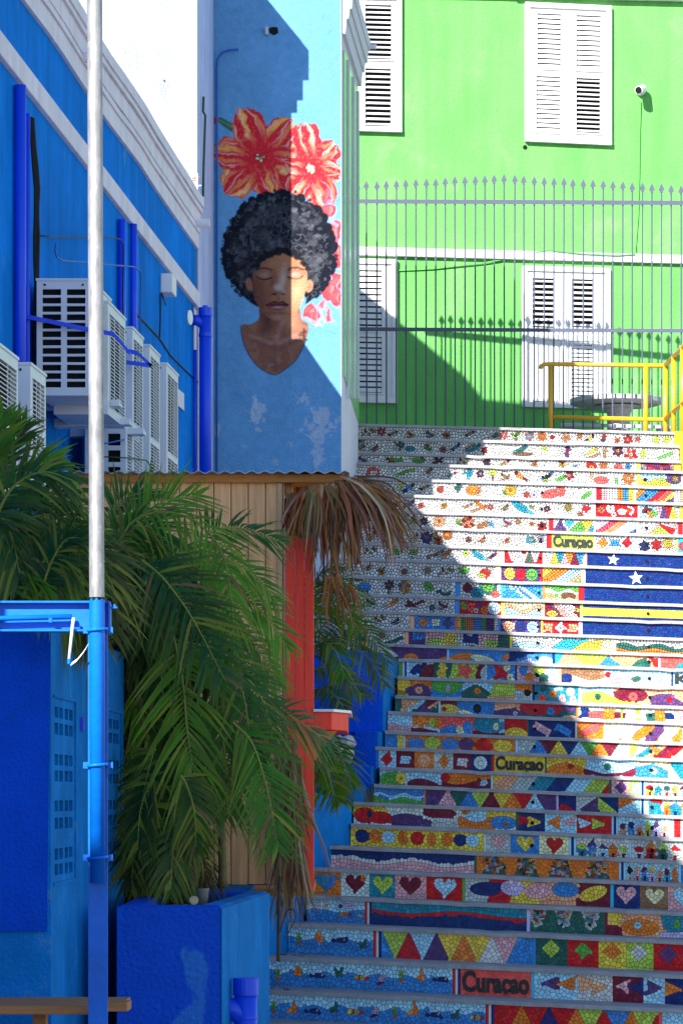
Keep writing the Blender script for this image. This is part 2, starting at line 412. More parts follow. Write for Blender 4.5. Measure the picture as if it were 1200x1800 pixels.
def rows():
    """for each row from the top: list of (x0, x1, background, shapes, kind); kind '|' is a single-colour divider strip"""
    rng = random.Random(5); out = []
    def H(i): return LINE[i + 1] - LINE[i] - NOSE * F / SY[i]
    def add(*a): out.append(list(a))
    def bar(x0, x1, c): return (x0, x1, c, [], '|')
    def rwn(x0, x1): w = (x1 - x0) / 3; return [bar(x0, x0 + w, 'R'), bar(x0 + w, x0 + 2 * w, 'W'), bar(x0 + 2 * w, x1, 'N')]
    def wnw(x0, x1): w = (x1 - x0) / 3; return [bar(x0, x0 + w, 'S'), bar(x0 + w, x0 + 2 * w, 'N'), bar(x0 + 2 * w, x1, 'S')]
    h = H(0)
    add((622, 1183, 'W', garden(rng, 628, 880, h, 11) + flow('R', 'W', 670, 8, 8) + flow('Q', 'W', 885, 9, 8) + flow('IG', 'D', 906, 9, 9) + flow('CQ', 'W', 930, 9, 9)
         + flow('O', 'E', 952, 9, 8, 8) + star('G', 970, 10, 8, 8) + circ('R', 970, 10, 4) + flow('E', 'O', 994, 10, 9, 5) + flow('O', 'Y', 1018, 7, 5)
         + bird('Y', 'X', 1036, 10, 7) + circ('R', 1061, 7, 4) + circ('D', 1059, 13, 4, 3) + flow('O', 'R', 1084, 13, 5) + flow('R', 'E', 1103, 11, 9)
         + flow('Q', 'O', 1120, 9, 5) + cactus('L', 1152, 11, 8) + cactus('L', 1170, 11, 7), ''))
    h = H(1)
    add((620, 1193, 'W', garden(rng, 645, 880, h, 9) + flow('TE', 'W', 632, 9, 10) + cactus('D', 702, 9, 9) + circ('T', 720, 14, 9, 5) + bird('B', 'N', 800, 9, 7)
         + bird('T', 'T', 834, 10, 10) + bird('D', 'T', 915, 11, 11) + circ('U', 918, 18, 18, 3) + circ('L', 956, 8, 6, 4, 10, .7) + circ('P', 997, 6, 4, 6) + circ('P', 996, 17, 4, 6)
         + circ('R', 996, 11, 3) + circ('H', 987, 12, 5, 4) + bird('Y', 'Y', 1040, 11, 9) + branch('U', 1040, 18, 14) + poly('U', (1060, 22), (1059, 8), (1056, 3), (1061, 6), (1066, 2), (1064, 9), (1064, 22))
         + flow('MP', 'Y', 1085, 8, 10) + flow('RQ', 'I', 1108, 14, 12, 5) + circ('L', 1130, 12, 5, 9, 10, .2) + poly('G', (1150, 20), (1172, 10), (1184, 5), (1180, 11), (1160, 20)), ''))
    h = H(2)
    add((617, 1118, 'W', garden(rng, 622, 1000, h, 14) + circ('G', 697, 6, 13, 5) + circ('G', 735, 7, 12, 5) + bird('M', 'M', 770, 6, 8) + star('B', 1011, 9, 5, 6)
         + circ('R', 1039, 10, 10, 8) + circ('Y', 1039, 11, 4) + flow('O', 'E', 1060, 8, 8) + circ('Q', 1087, 10, 9, 7) + circ('B', 1103, 8, 5), ''),
        bar(1118, 1125, 'L'), (1125, 1183, 'P', confetti(rng, 1126, 1, 1182, 12, 22, 'RWRQOX'), ''), bar(1184, 1196, 'Y'))
    h = H(3)
    add((614, 1118, 'W', garden(rng, 760, 905, h, 5) + poly('Q', (642, 20), (646, 6), (656, 2), (666, 7), (667, 20), (662, 20), (661, 9), (651, 9), (650, 20)) + poly('G', (690, 17), (712, 7), (727, 3), (722, 10), (703, 18))
         + circ('O', 752, 9, 4) + circ('B', 757, 4, 3) + cactus('T', 822, 9, 10) + circ('L', 865, 7, 7, 6) + rect('U', 864, 11, 867, 20) + bird('O', 'M', 914, 12, 10, -1)
         + bird('X', 'B', 962, 10, 9) + circ('L', 958, 18, 5, 3) + circ('G', 985, 14, 9, 4, 10, -.5) + flow('R', 'W', 1000, 8, 9, 5) + circ('Q', 1056, 15, 13, 7) + poly('E', (1038, 3), (1044, 1), (1041, 9), (1035, 15))
         + star('G', 1084, 17, 7, 5) + flow('O', 'W', 1104, 11, 11, 7), ''), bar(1118, 1125, 'L'),
        (1125, 1196, 'S', hill('Y', 1123, 1180, 13, 3, 0, h, 22) + circ('P', 1182, 6, 14, 12) + flow('Y', 'Y', 1186, 9, 6) + circ('X', 1133, 12, 3) + circ('L', 1162, 13, 8, 5), ''))
    h = H(4)
    add((600, 1040, 'W', garden(rng, 605, 905, h, 12) + bird('B', 'N', 718, 11, 9) + circ('O', 830, 12, 12, 9) + flow('Y', 'O', 897, 10, 11, 8) + flow('Q', 'O', 925, 17, 6) + circ('V', 938, 17, 6) + circ('Q', 968, 14, 19, 8, 12, -.25)
         + circ('Q', 984, 9, 9, 10) + circ('W', 981, 9, 3) + circ('G', 1030, 15, 11, 4, 10, -.6), ''), bar(1040, 1047, 'V'),
        (1047, 1113, 'W', stripes('RKWWOBY', 1047, 1113, h), ''), bar(1113, 1117, 'W'), (1117, 1183, 'I', diags('IOBBRQLP', 1117, 1183, h, 1.2), ''), (1186, 1225, 'E', stripes('WEOW', 1186, 1225, h), ''))
    h = H(5)
    add((590, 1038, 'W', garden(rng, 595, 990, h, 15) + bird('B', 'O', 718, 12, 9) + branch('U', 842, 15, 15) + bird('O', 'O', 843, 9, 8, -1) + bird('T', 'C', 916, 12, 16, -1) + flow('Y', 'L', 998, 9, 7, 8) + star('R', 1029, 10, 10, 8) + flow('Q', 'O', 1019, 21, 5), ''),
        bar(1038, 1046, 'V'), (1046, 1120, 'R', circ('W', 1072, 9, 8) + circ('U', 1056, 12, 6) + circ('H', 1092, 14, 9, 6) + circ('V', 1107, 10, 7) + circ('O', 1105, 11, 4) + circ('X', 1050, 5, 3) + circ('W', 1078, 19, 5), ''),
        bar(1120, 1124, 'W'), (1124, 1190, 'S', poly('M', (1126, 13), (1134, 3), (1146, 7), (1138, 16)) + poly('O', (1138, 10), (1150, 22), (1142, 24), (1138, 18)) + poly('G', (1146, 8), (1155, 16), (1150, 22), (1142, 13)) + tris('KPRY', 1150, 1190, h), ''), (1193, 1225, 'Y', [], ''))
    h = H(6)
    add((585, 964, 'W', garden(rng, 590, 905, h, 12) + flow('P', 'K', 745, 12, 7) + flow('E', 'U', 772, 11, 11, 8) + flow('MO', 'K', 822, 12, 12, 8) + flow('O', 'E', 843, 18, 6) + star('B', 863, 13, 10, 5, .3) + flow('O', 'Y', 910, 8, 5) + circ('O', 934, 11, 4) + flow('R', 'X', 952, 15, 9), ''),
        bar(964, 972, 'R'), (972, 1043, 'W', poly('P', (972, h), (984, 1), (996, h)) + heart('C', 1000, 8, 8) + poly('G', (999, h), (1018, 3), (1030, h)) + poly('Y', (1018, 1), (1041, 1), (1032, h)) + poly('B', (1032, h), (1041, 6), (1043, h)), ''), bar(1043, 1046, 'W'),
        (1046, 1118, 'V', diags('VVROWSN', 1046, 1118, h, 1.6), ''), bar(1118, 1121, 'I'), (1121, 1190, 'K', poly('W', (1121, 0), (1156, 0), (1140, h), (1121, h)) + poly('R', (1154, 3), (1186, 12), (1182, h)) + poly('L', (1138, h), (1160, 8), (1178, h)), ''), bar(1191, 1199, 'R'), (1199, 1240, 'W', [], ''))
    h = H(7)
    add((585, 960, 'W', garden(rng, 590, 955, h, 14) + flow('P', 'B', 750, 14, 11, 7) + flow('OR', 'X', 770, 17, 9) + flow('O', 'Y', 786, 8, 9, 8) + circ('T', 932, 12, 8, 6) + circ('W', 932, 12, 4, 3) + flow('V', 'X', 950, 10, 7), ''),
        bar(960, 969, 'R'), (969, 1043, 'L', [], 'T'), bar(1043, 1046, 'W'), (1046, 1117, 'W', diam('O', 1059, 13, 9) + rect('B', 1073, 7, 1087, 18) + diam('R', 1101, 12, 9), ''), bar(1117, 1119, 'S'),
        (1119, 1187, 'W', flow('N', 'N', 1132, 17, 10) + flow('R', 'R', 1153, 14, 10) + flow('Y', 'Y', 1173, 11, 10), ''), bar(1188, 1191, 'L'), (1191, 1240, 'C', circ('R', 1200, 15, 8), ''))
    h = H(8)
    add((585, 878, 'W', garden(rng, 590, 790, h, 8) + branch('U', 764, 10, 16) + bird('O', 'E', 785, 9, 8) + bird('T', 'C', 842, 12, 12, -1) + bird('N', 'R', 865, 11, 7) + circ('L', 818, 8, 5) + circ('G', 697, 9, 9, 5) + circ('G', 727, 9, 7, 5), ''), bar(878, 886, 'I'),
        (886, 953, 'R', tris('WSWDW', 890, 950, h) + circ('R', 920, 2, 4), ''), bar(953, 957, 'W'), (957, 1027, 'W', tris('WYTKOMB', 957, 1027, h), ''), bar(1027, 1031, 'E'), (1031, 1240, 'N', star('*', 1077, 11, 11, 5, .42, .12), 'd'))
    h = H(9)
    add((585, 871, 'W', garden(rng, 590, 800, h, 9) + circ('G', 815, 10, 9, 6) + circ('R', 852, 14, 9, 8) + circ('L', 846, 18, 7, 4) + branch('U', 860, 8, 10), ''), bar(871, 880, 'I'),
        (880, 950, 'P', circ('Y', 896, 13, 11) + circ('R', 915, 14, 11) + circ('G', 934, 14, 11), ''), bar(949, 953, 'R'), (953, 1021, 'Y', diags('YYOOSSEG', 953, 1021, h, 1.5), ''), bar(1021, 1028, 'I'), (1028, 1240, 'N', star('*', 1117, 14, 13, 5, .42, -.1), 'd'))
    h = H(10)
    add((585, 800, 'W', garden(rng, 600, 660, h, 2) + circ('B', 640, 14, 12, 8) + flow('P', 'O', 684, 9, 9) + rect('G', 683, 17, 685, 26) + flow('YO', 'V', 711, 12, 11, 8) + circ('B', 703, 9, 4) + circ('G', 753, 10, 10, 7, 10, .6) + band('D', 765, 790, 18, 4, 3, 0, 22), ''),
        bar(800, 808, 'B'), (808, 880, 'W', circ('M', 821, 10, 8) + circ('T', 838, 18, 12, 10) + circ('D', 858, 9, 14, 10) + circ('G', 858, 8, 11, 8) + circ('Q', 870, 19, 8, 6), ''), bar(880, 883, 'C'), (883, 953, 'B', diags('SIBIBISB', 883, 953, h, -1.6), ''),
        bar(953, 957, 'O'), (957, 1016, 'G', band('W', 955, 1018, 8, 9, 3, 0, 34) + hill('E', 955, 1018, 17, 3, 1, h, 40) + circ('M', 998, 18, 13, 6) + hill('I', 955, 1018, 22, 2, 0, h, 20), ''), bar(1016, 1026, 'R'), (1026, 1240, 'N', [], 'd'))
    h = H(11)
    add((585, 799, 'W', garden(rng, 600, 668, h, 3) + bird('O', 'E', 690, 10, 10) + bird('M', 'P', 722, 11, 7, -1) + branch('M', 730, 9, 14) + garden(rng, 740, 796, h, 3), ''), bar(799, 807, 'B'),
        (807, 880, 'R', circ('G', 816, 10, 8) + circ('Q', 827, 12, 8) + circ('P', 841, 8, 6) + circ('H', 836, 18, 5) + circ('O', 852, 17, 8) + circ('S', 868, 13, 12), ''), bar(880, 884, 'Y'),
        (884, 953, 'I', hill('E', 882, 955, 10, 5, 0, h, 50) + hill('S', 882, 955, 16, 5, 0, h, 50), ''), bar(953, 957, 'E'), (957, 1018, 'M', diags('MPEKWWI', 957, 1018, h, -1) + circ('W', 1000, 10, 9) + circ('L', 1013, 11, 4) + circ('Y', 970, 19, 10, 6), ''), bar(1019, 1024, 'L'),
        (1024, 1240, 'N', rect('Y', 1024, 6, 1240, h - 4), 'd'))
    h = H(12)
    add((585, 720, 'W', garden(rng, 600, 718, h, 5), ''), bar(720, 728, 'E'), (728, 799, 'B', diam('O', 743, 12, 10) + rect('I', 758, 5, 772, 18) + diam('P', 786, 12, 10), ''), bar(799, 803, 'Q'),
        (803, 875, 'P', stripes('YGOOBBGPPW', 803, 875, h), ''), bar(875, 879, 'B'), (879, 950, 'P', circ('W', 893, 14, 12) + circ('E', 893, 14, 10) + circ('N', 915, 14, 11) + circ('S', 936, 14, 11), ''), bar(950, 954, 'Y'),
        (954, 1016, 'R', rect('E', 956, 6, 970, 20) + diam('S', 984, 13, 10) + rect('E', 999, 6, 1014, 20), ''), bar(1016, 1023, 'V'), (1023, 1240, 'N', [], 'd'))
    h = H(13)
    add((590, 711, 'W', circ('B', 612, 10, 9, 4) + circ('Y', 622, 7, 9, 4) + circ('B', 628, 14, 8, 4) + rect('O', 612, 9, 632, 12, -.6) + flow('Q', 'K', 671, 8, 6) + branch('D', 690, 16, 16), ''), bar(711, 718, 'E'),
        (718, 895, 'P', rect('B', 724, 0, 746, 14) + rect('K', 747, 0, 779, h) + rect('L', 754, 10, 779, h) + rect('Y', 779, 0, 803, h) + rect('A', 803, 0, 840, h) + rect('N', 814, 2, 840, 16) + rect('K', 840, 0, 875, h) + rect('L', 850, 10, 875, h) + rect('D', 875, 0, 896, h), ''), bar(895, 900, 'Y'),
        (900, 1078, 'W', circ('S', 930, 20, 30, 10) + poly('C', (965, h), (990, 4), (1035, 0), (1010, h)) + poly('Y', (1002, h), (1026, 7), (1062, 2), (1060, h)) + poly('I', (1052, h), (1060, 2), (1080, 0), (1080, h)), ''), bar(1078, 1082, 'W'),
        (1082, 1240, 'W', hill('D', 1080, 1242, 10, 4, 0, h, 62) + hill('O', 1080, 1242, 17, 3, 2, h, 74), ''))
    h = H(14)
    add((600, 785, 'P', poly('W', (600, 0), (680, 0), (698, 14), (690, h), (600, h)) + poly('B', (600, 8), (640, 5), (672, h), (600, h)) + circ('O', 722, 18, 13, 8) + circ('O', 782, 20, 12, 6), ''), bar(785, 789, 'S'),
        (789, 970, 'B', circ('O', 812, 14, 24, 8, 14, -.15) + circ('I', 848, 16, 22, 7, 14, .2) + circ('O', 888, 12, 8, 5, 12, -.5) + poly('N', (895, 0), (945, 0), (912, 14), (893, h)) + circ('V', 925, 20, 24, 8, 12, -.3) + circ('I', 955, 16, 18, 9) + circ('B', 940, 10, 7), ''), bar(970, 975, 'N'),
        (975, 1156, 'E', poly('C', (974, 0), (992, 0), (978, h), (974, h)) + poly('L', (1002, 0), (1070, 0), (1052, h), (1025, h), (1020, 12)) + poly('B', (1052, h), (1068, 2), (1080, 12), (1096, h)) + poly('D', (1108, h), (1120, 8), (1136, 3), (1144, 16), (1152, h)) + poly('R', (1138, 2), (1158, 2), (1158, h), (1150, h)), ''), bar(1156, 1160, 'V'),
        (1160, 1240, 'Q', circ('T', 1200, 18, 14, 8), ''))
    h = H(15)
    add((700, 707, 'G', [], ''), bar(707, 711, 'V'), bar(711, 714, 'N'), (714, 905, 'S', circ('N', 735, 12, 15, 8, 12, -.6) + poly('M', (735, h), (745, 6), (768, 0), (762, h)) + rect('D', 762, 0, 795, h) + circ('Y', 777, 7, 7) + circ('Y', 777, 18, 10, 8) + poly('L', (795, 0), (842, 0), (832, h), (790, h))
        + star('Q', 817, 13, 18, 5, .5, .3) + poly('M', (842, 0), (858, 0), (845, h), (832, h)) + circ('A', 850, 14, 6, 11, 10, .3) + rect('B', 856, 0, 905, h) + star('R', 881, 13, 21, 4, .45, .78) + circ('I', 890, 5, 6) + circ('I', 897, 21, 7), ''), bar(905, 908, 'N'),
        (908, 982, 'K', circ('B', 920, 8, 8) + circ('O', 930, 20, 8) + circ('L', 945, 8, 10) + circ('D', 955, 20, 9) + circ('S', 970, 10, 10) + circ('X', 944, 16, 3), ''), bar(982, 986, 'E'),
        (986, 1179, 'U', circ('N', 995, 22, 14, 11) + band('I', 1005, 1080, 16, 14, 5, 2.4, 90) + poly('S', (1058, 0), (1182, 0), (1182, h), (1066, 20)) + circ('R', 1068, 10, 5) + hill('K', 1068, 1182, 17, 8, 0, h, 110) + circ('D', 1118, 16, 8, 5, 10, -.4), ''), bar(1179, 1182, 'N'), (1182, 1240, 'S', [], 'K'))
    h = H(16)
    add((698, 935, 'S', rect('O', 698, 0, 762, h) + circ('Y', 710, 10, 13, 12) + hill('P', 712, 762, 16, 9, 0, h, 100) + circ('E', 736, 17, 7) + rect('L', 698, 24, 714, h) + rect('B', 757, 0, 812, h) + circ('G', 785, 9, 28, 13) + circ('V', 787, 13, 4, 6) + hill('D', 811, 862, 18, 12, 0, h, 100) + circ('O', 839, 15, 6)
         + poly('L', (868, 0), (905, 0), (905, h), (860, 22)) + poly('E', (860, 24), (905, 20), (905, h), (858, h)) + circ('O', 922, 6, 18, 10) + rect('A', 905, 18, 936, h) + circ('X', 926, 15, 6), ''), bar(935, 939, 'N'),
        (939, 1016, 'T', circ('D', 956, 7, 7) + circ('S', 982, 6, 7) + circ('I', 1002, 11, 8) + circ('O', 971, 16, 7) + circ('Q', 952, 23, 7) + circ('K', 988, 22, 7) + circ('V', 1007, 24, 7), ''), bar(1016, 1021, 'W'),
        (1021, 1240, 'S', hill('L', 1019, 1084, 15, 7, 0, h, 110) + circ('D', 1050, 17, 5, 6) + rect('E', 1078, 0, 1242, h) + rect('Y', 1076, 16, 1112, h) + circ('M', 1108, 12, 30, 13) + circ('Q', 1112, 15, 8) + hill('P', 1142, 1242, 18, 10, .3, h, 110) + circ('R', 1176, 18, 5), ''))
    h = H(17)
    add((694, 770, 'D', poly('E', (705, 0), (740, 0), (716, h), (706, h)) + poly('S', (738, 0), (748, 0), (722, h), (714, h)) + poly('P', (726, h), (748, 2), (765, h)) + poly('M', (746, 0), (771, 0), (771, 6), (756, 14)) + rect('E', 752, 6, 772, 12, -.6), ''), bar(770, 774, 'S'),
        (774, 1012, 'B', rect('M', 774, 0, 802, 9) + circ('Y', 788, 15, 18, 9) + circ('R', 780, 15, 4) + circ('I', 822, 22, 20, 5, 12, .3) + circ('X', 838, 12, 7, 8) + rect('E', 869, 0, 925, h) + hill('P', 868, 926, 16, 6, 0, h, 110) + circ('W', 905, 18, 4) + rect('D', 924, 0, 1014, h) + circ('R', 950, 8, 38, 12) + circ('B', 967, 12, 7) + poly('P', (984, 0), (1014, 0), (1014, 16), (992, 12)) + circ('E', 1002, 22, 12, 5), ''), bar(1012, 1016, 'O'),
        (1016, 1240, 'W', rect('N', 1021, 3, 1036, 20) + rect('Q', 1034, 8, 1060, 21) + rect('O', 1059, 4, 1081, 25) + rect('M', 1081, 9, 1096, 20) + rect('L', 1090, 2, 1094, 22) + rect('L', 1117, 2, 1125, 22) + rect('I', 1118, 11, 1136, 18) + rect('D', 1134, 9, 1150, 22) + rect('O', 1150, 3, 1170, 22) + rect('N', 1168, 7, 1184, 18) + rect('K', 1184, 0, 1240, h), ''))
    h = H(18)
    add((681, 927, 'S', hill('K', 680, 726, 18, 3, 0, h, 40) + rect('O', 725, 0, 778, 20) + hill('M', 722, 780, 24, 2, 0, h, 60) + circ('L', 759, 11, 6, 8) + rect('Q', 776, 0, 836, h) + circ('B', 792, 24, 20, 9, 14, -.2) + circ('I', 808, 22, 7, 8) + circ('B', 822, 18, 9, 12) + hill('M', 830, 886, 24, 2, 0, h, 60) + circ('T', 858, 12, 28, 15) + circ('I', 871, 15, 5, 7) + rect('R', 886, 0, 928, h) + circ('Y', 906, 26, 20, 12), ''), bar(926, 929, 'D'),
        (929, 1010, 'N', rect('K', 938, 9, 968, 22, .5) + rect('B', 975, 9, 1004, 22, .5), ''), bar(1010, 1014, 'W'), (1014, 1240, 'O', circ('Q', 1040, 12, 22, 8, 14, -.5) + rect('I', 1060, 0, 1108, h) + circ('S', 1088, 18, 24, 8, 14, -.6) + rect('V', 1102, 0, 1180, h) + poly('P', (1130, h), (1150, 2), (1172, 2), (1152, h)) + circ('O', 1130, 14, 24, 8, 14, -.6) + circ('I', 1176, 15, 24, 8, 14, -.6) + rect('K', 1198, 0, 1240, h), ''))
    h = H(19)
    add((676, 698, 'B', [], ''), (698, 708, 'Y', [], ''), bar(708, 712, 'S'), (712, 905, 'O', circ('B', 730, 14, 15, 10) + circ('L', 760, 13, 15, 11) + circ('B', 790, 14, 16, 11) + circ('P', 820, 13, 15, 11) + circ('R', 850, 13, 16, 11) + circ('Y', 883, 13, 17, 11), ''), bar(905, 910, 'S'),
        (910, 1107, 'A', tris('ABMYNSGOMW', 910, 1107, h), ''), bar(1107, 1113, 'Y'), (1113, 1240, 'S', diags('LWTEMRIVLK', 1113, 1240, h, 1.3) + rect('W', 1118, 2, 1136, 10, .7) + rect('O', 1140, 4, 1160, 12, .7), ''))
    h = H(20)
    add((659, 696, 'S', diam('R', 680, 15, 11), ''), (696, 728, 'M', rect('S', 704, 8, 720, 22), ''), (728, 762, 'O', circ('E', 745, 15, 12), ''), (762, 796, 'A', diam('O', 780, 15, 10, 12), ''), (796, 827, 'M', rect('W', 804, 8, 820, 22), ''), (827, 863, 'N', circ('H', 844, 15, 12), ''), bar(863, 868, 'R'),
        (868, 957, 'Y', [], 'T'), bar(957, 960, 'D'), (960, 1173, 'S', poly('Y', (960, 0), (1030, 0), (1028, 20), (960, 20)) + hill('O', 960, 1030, 20, 11, 0, h, 140) + circ('R', 1002, 15, 5) + circ('D', 1067, 13, 6) + poly('M', (1026, 18), (1060, 26), (1095, 22), (1122, 10), (1124, h), (1026, h)) + rect('I', 1118, 0, 1174, 10) + hill('B', 1116, 1174, 15, 8, .2, h, 116) + circ('S', 1148, 17, 7), ''), bar(1173, 1178, 'E'), (1178, 1240, 'T', poly('I', (1178, 6), (1195, h), (1178, h)), ''))
    h = H(21)
    add((667, 862, 'S', circ('G', 690, 16, 24, 13) + circ('Y', 705, 13, 10) + hill('M', 716, 778, 17, 5, 0, h, 90) + rect('O', 776, 0, 862, 18) + circ('R', 782, 9, 8) + hill('M', 776, 864, 14, 6, 3.2, h, 110) + circ('S', 850, 15, 8, 5, 12, -.5), ''), bar(862, 866, 'S'),
        (866, 1070, 'I', diags('YEEAATTNNSSLLR', 866, 1070, h, .9), ''), bar(1070, 1074, 'D'), (1074, 1105, 'K', diam('P', 1091, 13, 11), ''), (1105, 1123, 'L', rect('S', 1110, 5, 1121, 23), '')) 
    out[-1] += wnw(1123, 1134) + [(1134, 1240, 'W', houses(1134, 1238, h, [('L', 'R'), ('T', 'T'), ('K', 'D'), ('E', 'Y'), ('S', 'M'), ('O', 'B'), ('Y', 'R')], rng), '')]
    h = H(22)
    add((657, 745, 'B', band('S', 655, 747, 10, 6, 3, 0, 44) + hill('G', 655, 747, 18, 3, 1, h, 50), ''), bar(745, 748, 'O'), (748, 977, 'P', tris('PKDBLMYORSP', 748, 977, h), ''), bar(977, 981, 'V'),
        (981, 1012, 'N', poly('R', (981, h), (986, 12), (1012, h)), ''), (1012, 1050, 'A', poly('P', (1014, h), (1050, 0), (1050, h)), ''), (1050, 1086, 'N', poly('L', (1050, 0), (1086, h), (1050, h)), ''), (1086, 1123, 'S', poly('O', (1086, 0), (1123, 0), (1086, 20)), ''))
    out[-1] += wnw(1123, 1134) + [(1134, 1240, 'W', house('T', 'R', 1152, h, 24, 20, 'C') + house('O', 'Y', 1171, h, 9, 16, 'R') + house('T', 'B', 1186, h, 18, 14, 'N') + house('E', 'O', 1204, h, 14, 17), '')]
    h = H(23)
    add((621, 906, 'H', circ('Y', 650, 6, 30, 9) + circ('R', 640, 17, 18, 14) + circ('R', 668, 20, 22, 11) + circ('N', 649, 14, 4, 6) + hill('P', 688, 765, 18, 7, .3, h, 130) + circ('M', 772, 8, 30, 10) + rect('A', 760, 16, 812, h) + rect('O', 805, 12, 868, h) + circ('S', 836, 8, 22, 13) + circ('O', 817, 4, 6, 4) + rect('Y', 855, 0, 906, 12) + circ('B', 884, 20, 24, 12) + circ('O', 888, 23, 4), ''), bar(906, 911, 'D'),
        (911, 957, 'N', poly('R', (912, 4), (932, 13), (912, 24)) + poly('Y', (928, 5), (956, 17), (928, 26)), ''), (957, 1013, 'S', poly('O', (961, 15), (984, 3), (982, 28)) + poly('K', (986, 15), (1009, 3), (1008, 24)), ''), (1013, 1074, 'R', poly('S', (1016, 5), (1043, 15), (1016, 26)) + poly('L', (1040, 5), (1066, 15), (1040, 26)), ''))
    out[-1] += wnw(1074, 1086) + [(1086, 1175, 'S', houses(1087, 1174, h, [('E', 'M'), ('B', 'N'), ('O', 'V'), ('Y', 'L'), ('V', 'P'), ('K', 'E')], rng), ''), bar(1175, 1179, 'S'), (1179, 1240, 'W', stripes('RWKMB', 1184, 1240, h), '')]
    h = H(24)
    add((616, 850, 'Y', circ('N', 636, 15, 12) + circ('O', 660, 15, 12) + circ('S', 682, 15, 12) + circ('O', 708, 15, 9, 13) + circ('R', 733, 15, 12) + circ('O', 758, 16, 8, 12) + circ('O', 787, 15, 12) + circ('N', 808, 15, 11) + circ('S', 830, 15, 12), ''), bar(850, 854, 'H'),
        (854, 897, 'A', heart('K', 876, 15, 14), ''), (897, 947, 'B', heart('Y', 923, 15, 16), ''), (947, 999, 'I', heart('R', 974, 15, 15), ''))
    out[-1] += wnw(999, 1012) + [(1012, 1105, 'W', houses(1013, 1104, h, [('T', 'L'), ('B', 'P'), ('S', 'P'), ('O', 'O'), ('W', 'L')], rng), ''), bar(1105, 1109, 'S'), (1109, 1240, 'A', houses(1112, 1238, h, [('W', 'R'), ('R', 'O'), ('D', 'L'), ('W', 'R'), ('I', 'E'), ('M', 'E')], rng), '')]
    h = H(25)
    add((577, 833, 'N', hill('W', 575, 835, 16, 4, 0, h, 120) + hill('K', 575, 835, 21, 4, 0, h, 120), ''), bar(833, 837, 'D'),
        (837, 1087, 'O', sum([poly('D', (x - 22, h + 1), (x - 7, 0), (x + 7, 0), (x + 22, h + 1)) + confetti(rng, x - 14, 3, x + 14, h - 2, 40) for x in (868, 925, 985, 1050)], []), ''))
    out[-1] += wnw(1087, 1099) + [(1099, 1192, 'S', houses(1100, 1191, h, [('W', 'X'), ('K', 'E'), ('B', 'M'), ('V', 'Y'), ('E', 'E'), ('C', 'M'), ('O', 'O')], rng), ''), bar(1192, 1196, 'S'), (1196, 1240, 'B', [], '')]
    h = H(26)
    add((546, 599, 'O', heart('T', 573, 18, 20) + poly('B', (573, 9), (582, 3), (594, 10), (590, 22), (573, 38)), ''), (599, 649, 'H', heart('M', 625, 18, 18) + poly('O', (634, 4), (644, 6), (640, 18), (634, 14)), ''), (649, 694, 'T', heart('L', 673, 18, 18), ''), (694, 749, 'K', heart('M', 721, 18, 19), ''), (749, 812, 'R', heart('S', 782, 18, 20), ''), bar(812, 817, 'G'),
        (817, 1072, 'A', rect('R', 858, 0, 900, h) + rect('Y', 898, 0, 950, h) + rect('E', 948, 0, 1020, h) + poly('M', (1018, 0), (1074, 0), (1074, h), (1014, h)) + circ('N', 855, 19, 30, 13, 16, -.05) + circ('V', 901, 15, 22, 15) + circ('K', 945, 18, 24, 15, 16, -.2) + circ('B', 993, 14, 24, 14) + circ('Y', 1042, 19, 26, 13, 16, -.4), ''), bar(1072, 1078, 'C'),
        (1078, 1124, 'N', heart('K', 1100, 17, 18), ''), (1124, 1173, 'U', heart('I', 1150, 18, 17), ''), (1173, 1240, 'K', heart('S', 1204, 18, 22), ''))
    h = H(27)
    add((539, 641, 'S', hill('B', 538, 643, 20, 4, 0, h, 80) + fish('W', 'W', 566, 12, 15) + fish('V', 'P', 612, 10, 11) + fish('O', 'R', 605, 26, 8, -1) + star('Y', 634, 26, 6), ''))
    out[-1] += rwn(641, 653) + [(653, 925, 'T', hill('N', 650, 928, 19, 4, 2.6, h, 190) + band('R', 650, 928, 15, 5, 4, 2.6, 190), ''), bar(925, 931, 'V'),
        (931, 1062, 'D', sum([poly('A', (x - 17, 0), (x + 17, 0), (x, h - 2)) + confetti(rng, x - 9, 2, x + 9, 18, 26) + confetti(rng, x - 4, 18, x + 4, 28, 6) for x in (943, 990, 1037)], []), ''), bar(1062, 1067, 'M'),
        (1067, 1240, 'E', circ('Y', 1080, 9, 13, 14) + rect('M', 1067, 24, 1094, h) + circ('O', 1124, 26, 34, 16) + circ('S', 1120, 22, 7) + poly('T', (1160, 0), (1240, 0), (1240, 28), (1166, 30)) + poly('V', (1160, 34), (1240, 28), (1240, h), (1160, h)) + circ('G', 1189, 17, 6, 9), '')]
    h = H(28)
    add((506, 656, 'S', sea(rng, 506, 656, h, 4), ''))
    out[-1] += rwn(656, 670) + [(670, 936, 'B', tris('LRSPYOYWKB', 670, 936, h), ''), bar(936, 941, 'B'), (941, 997, 'D', diam('L', 968, 20, 17, 19), ''), (997, 1051, 'R', diam('G', 1024, 20, 15, 18), ''), (1051, 1100, 'Y', diam('O', 1075, 20, 16, 18), ''), (1100, 1148, 'L', diam('W', 1122, 20, 15, 19), ''), (1148, 1240, 'R', diam('P', 1174, 20, 16, 19), '')]
    h = H(29)
    add((470, 795, 'S', sea(rng, 470, 795, h, 9), ''))
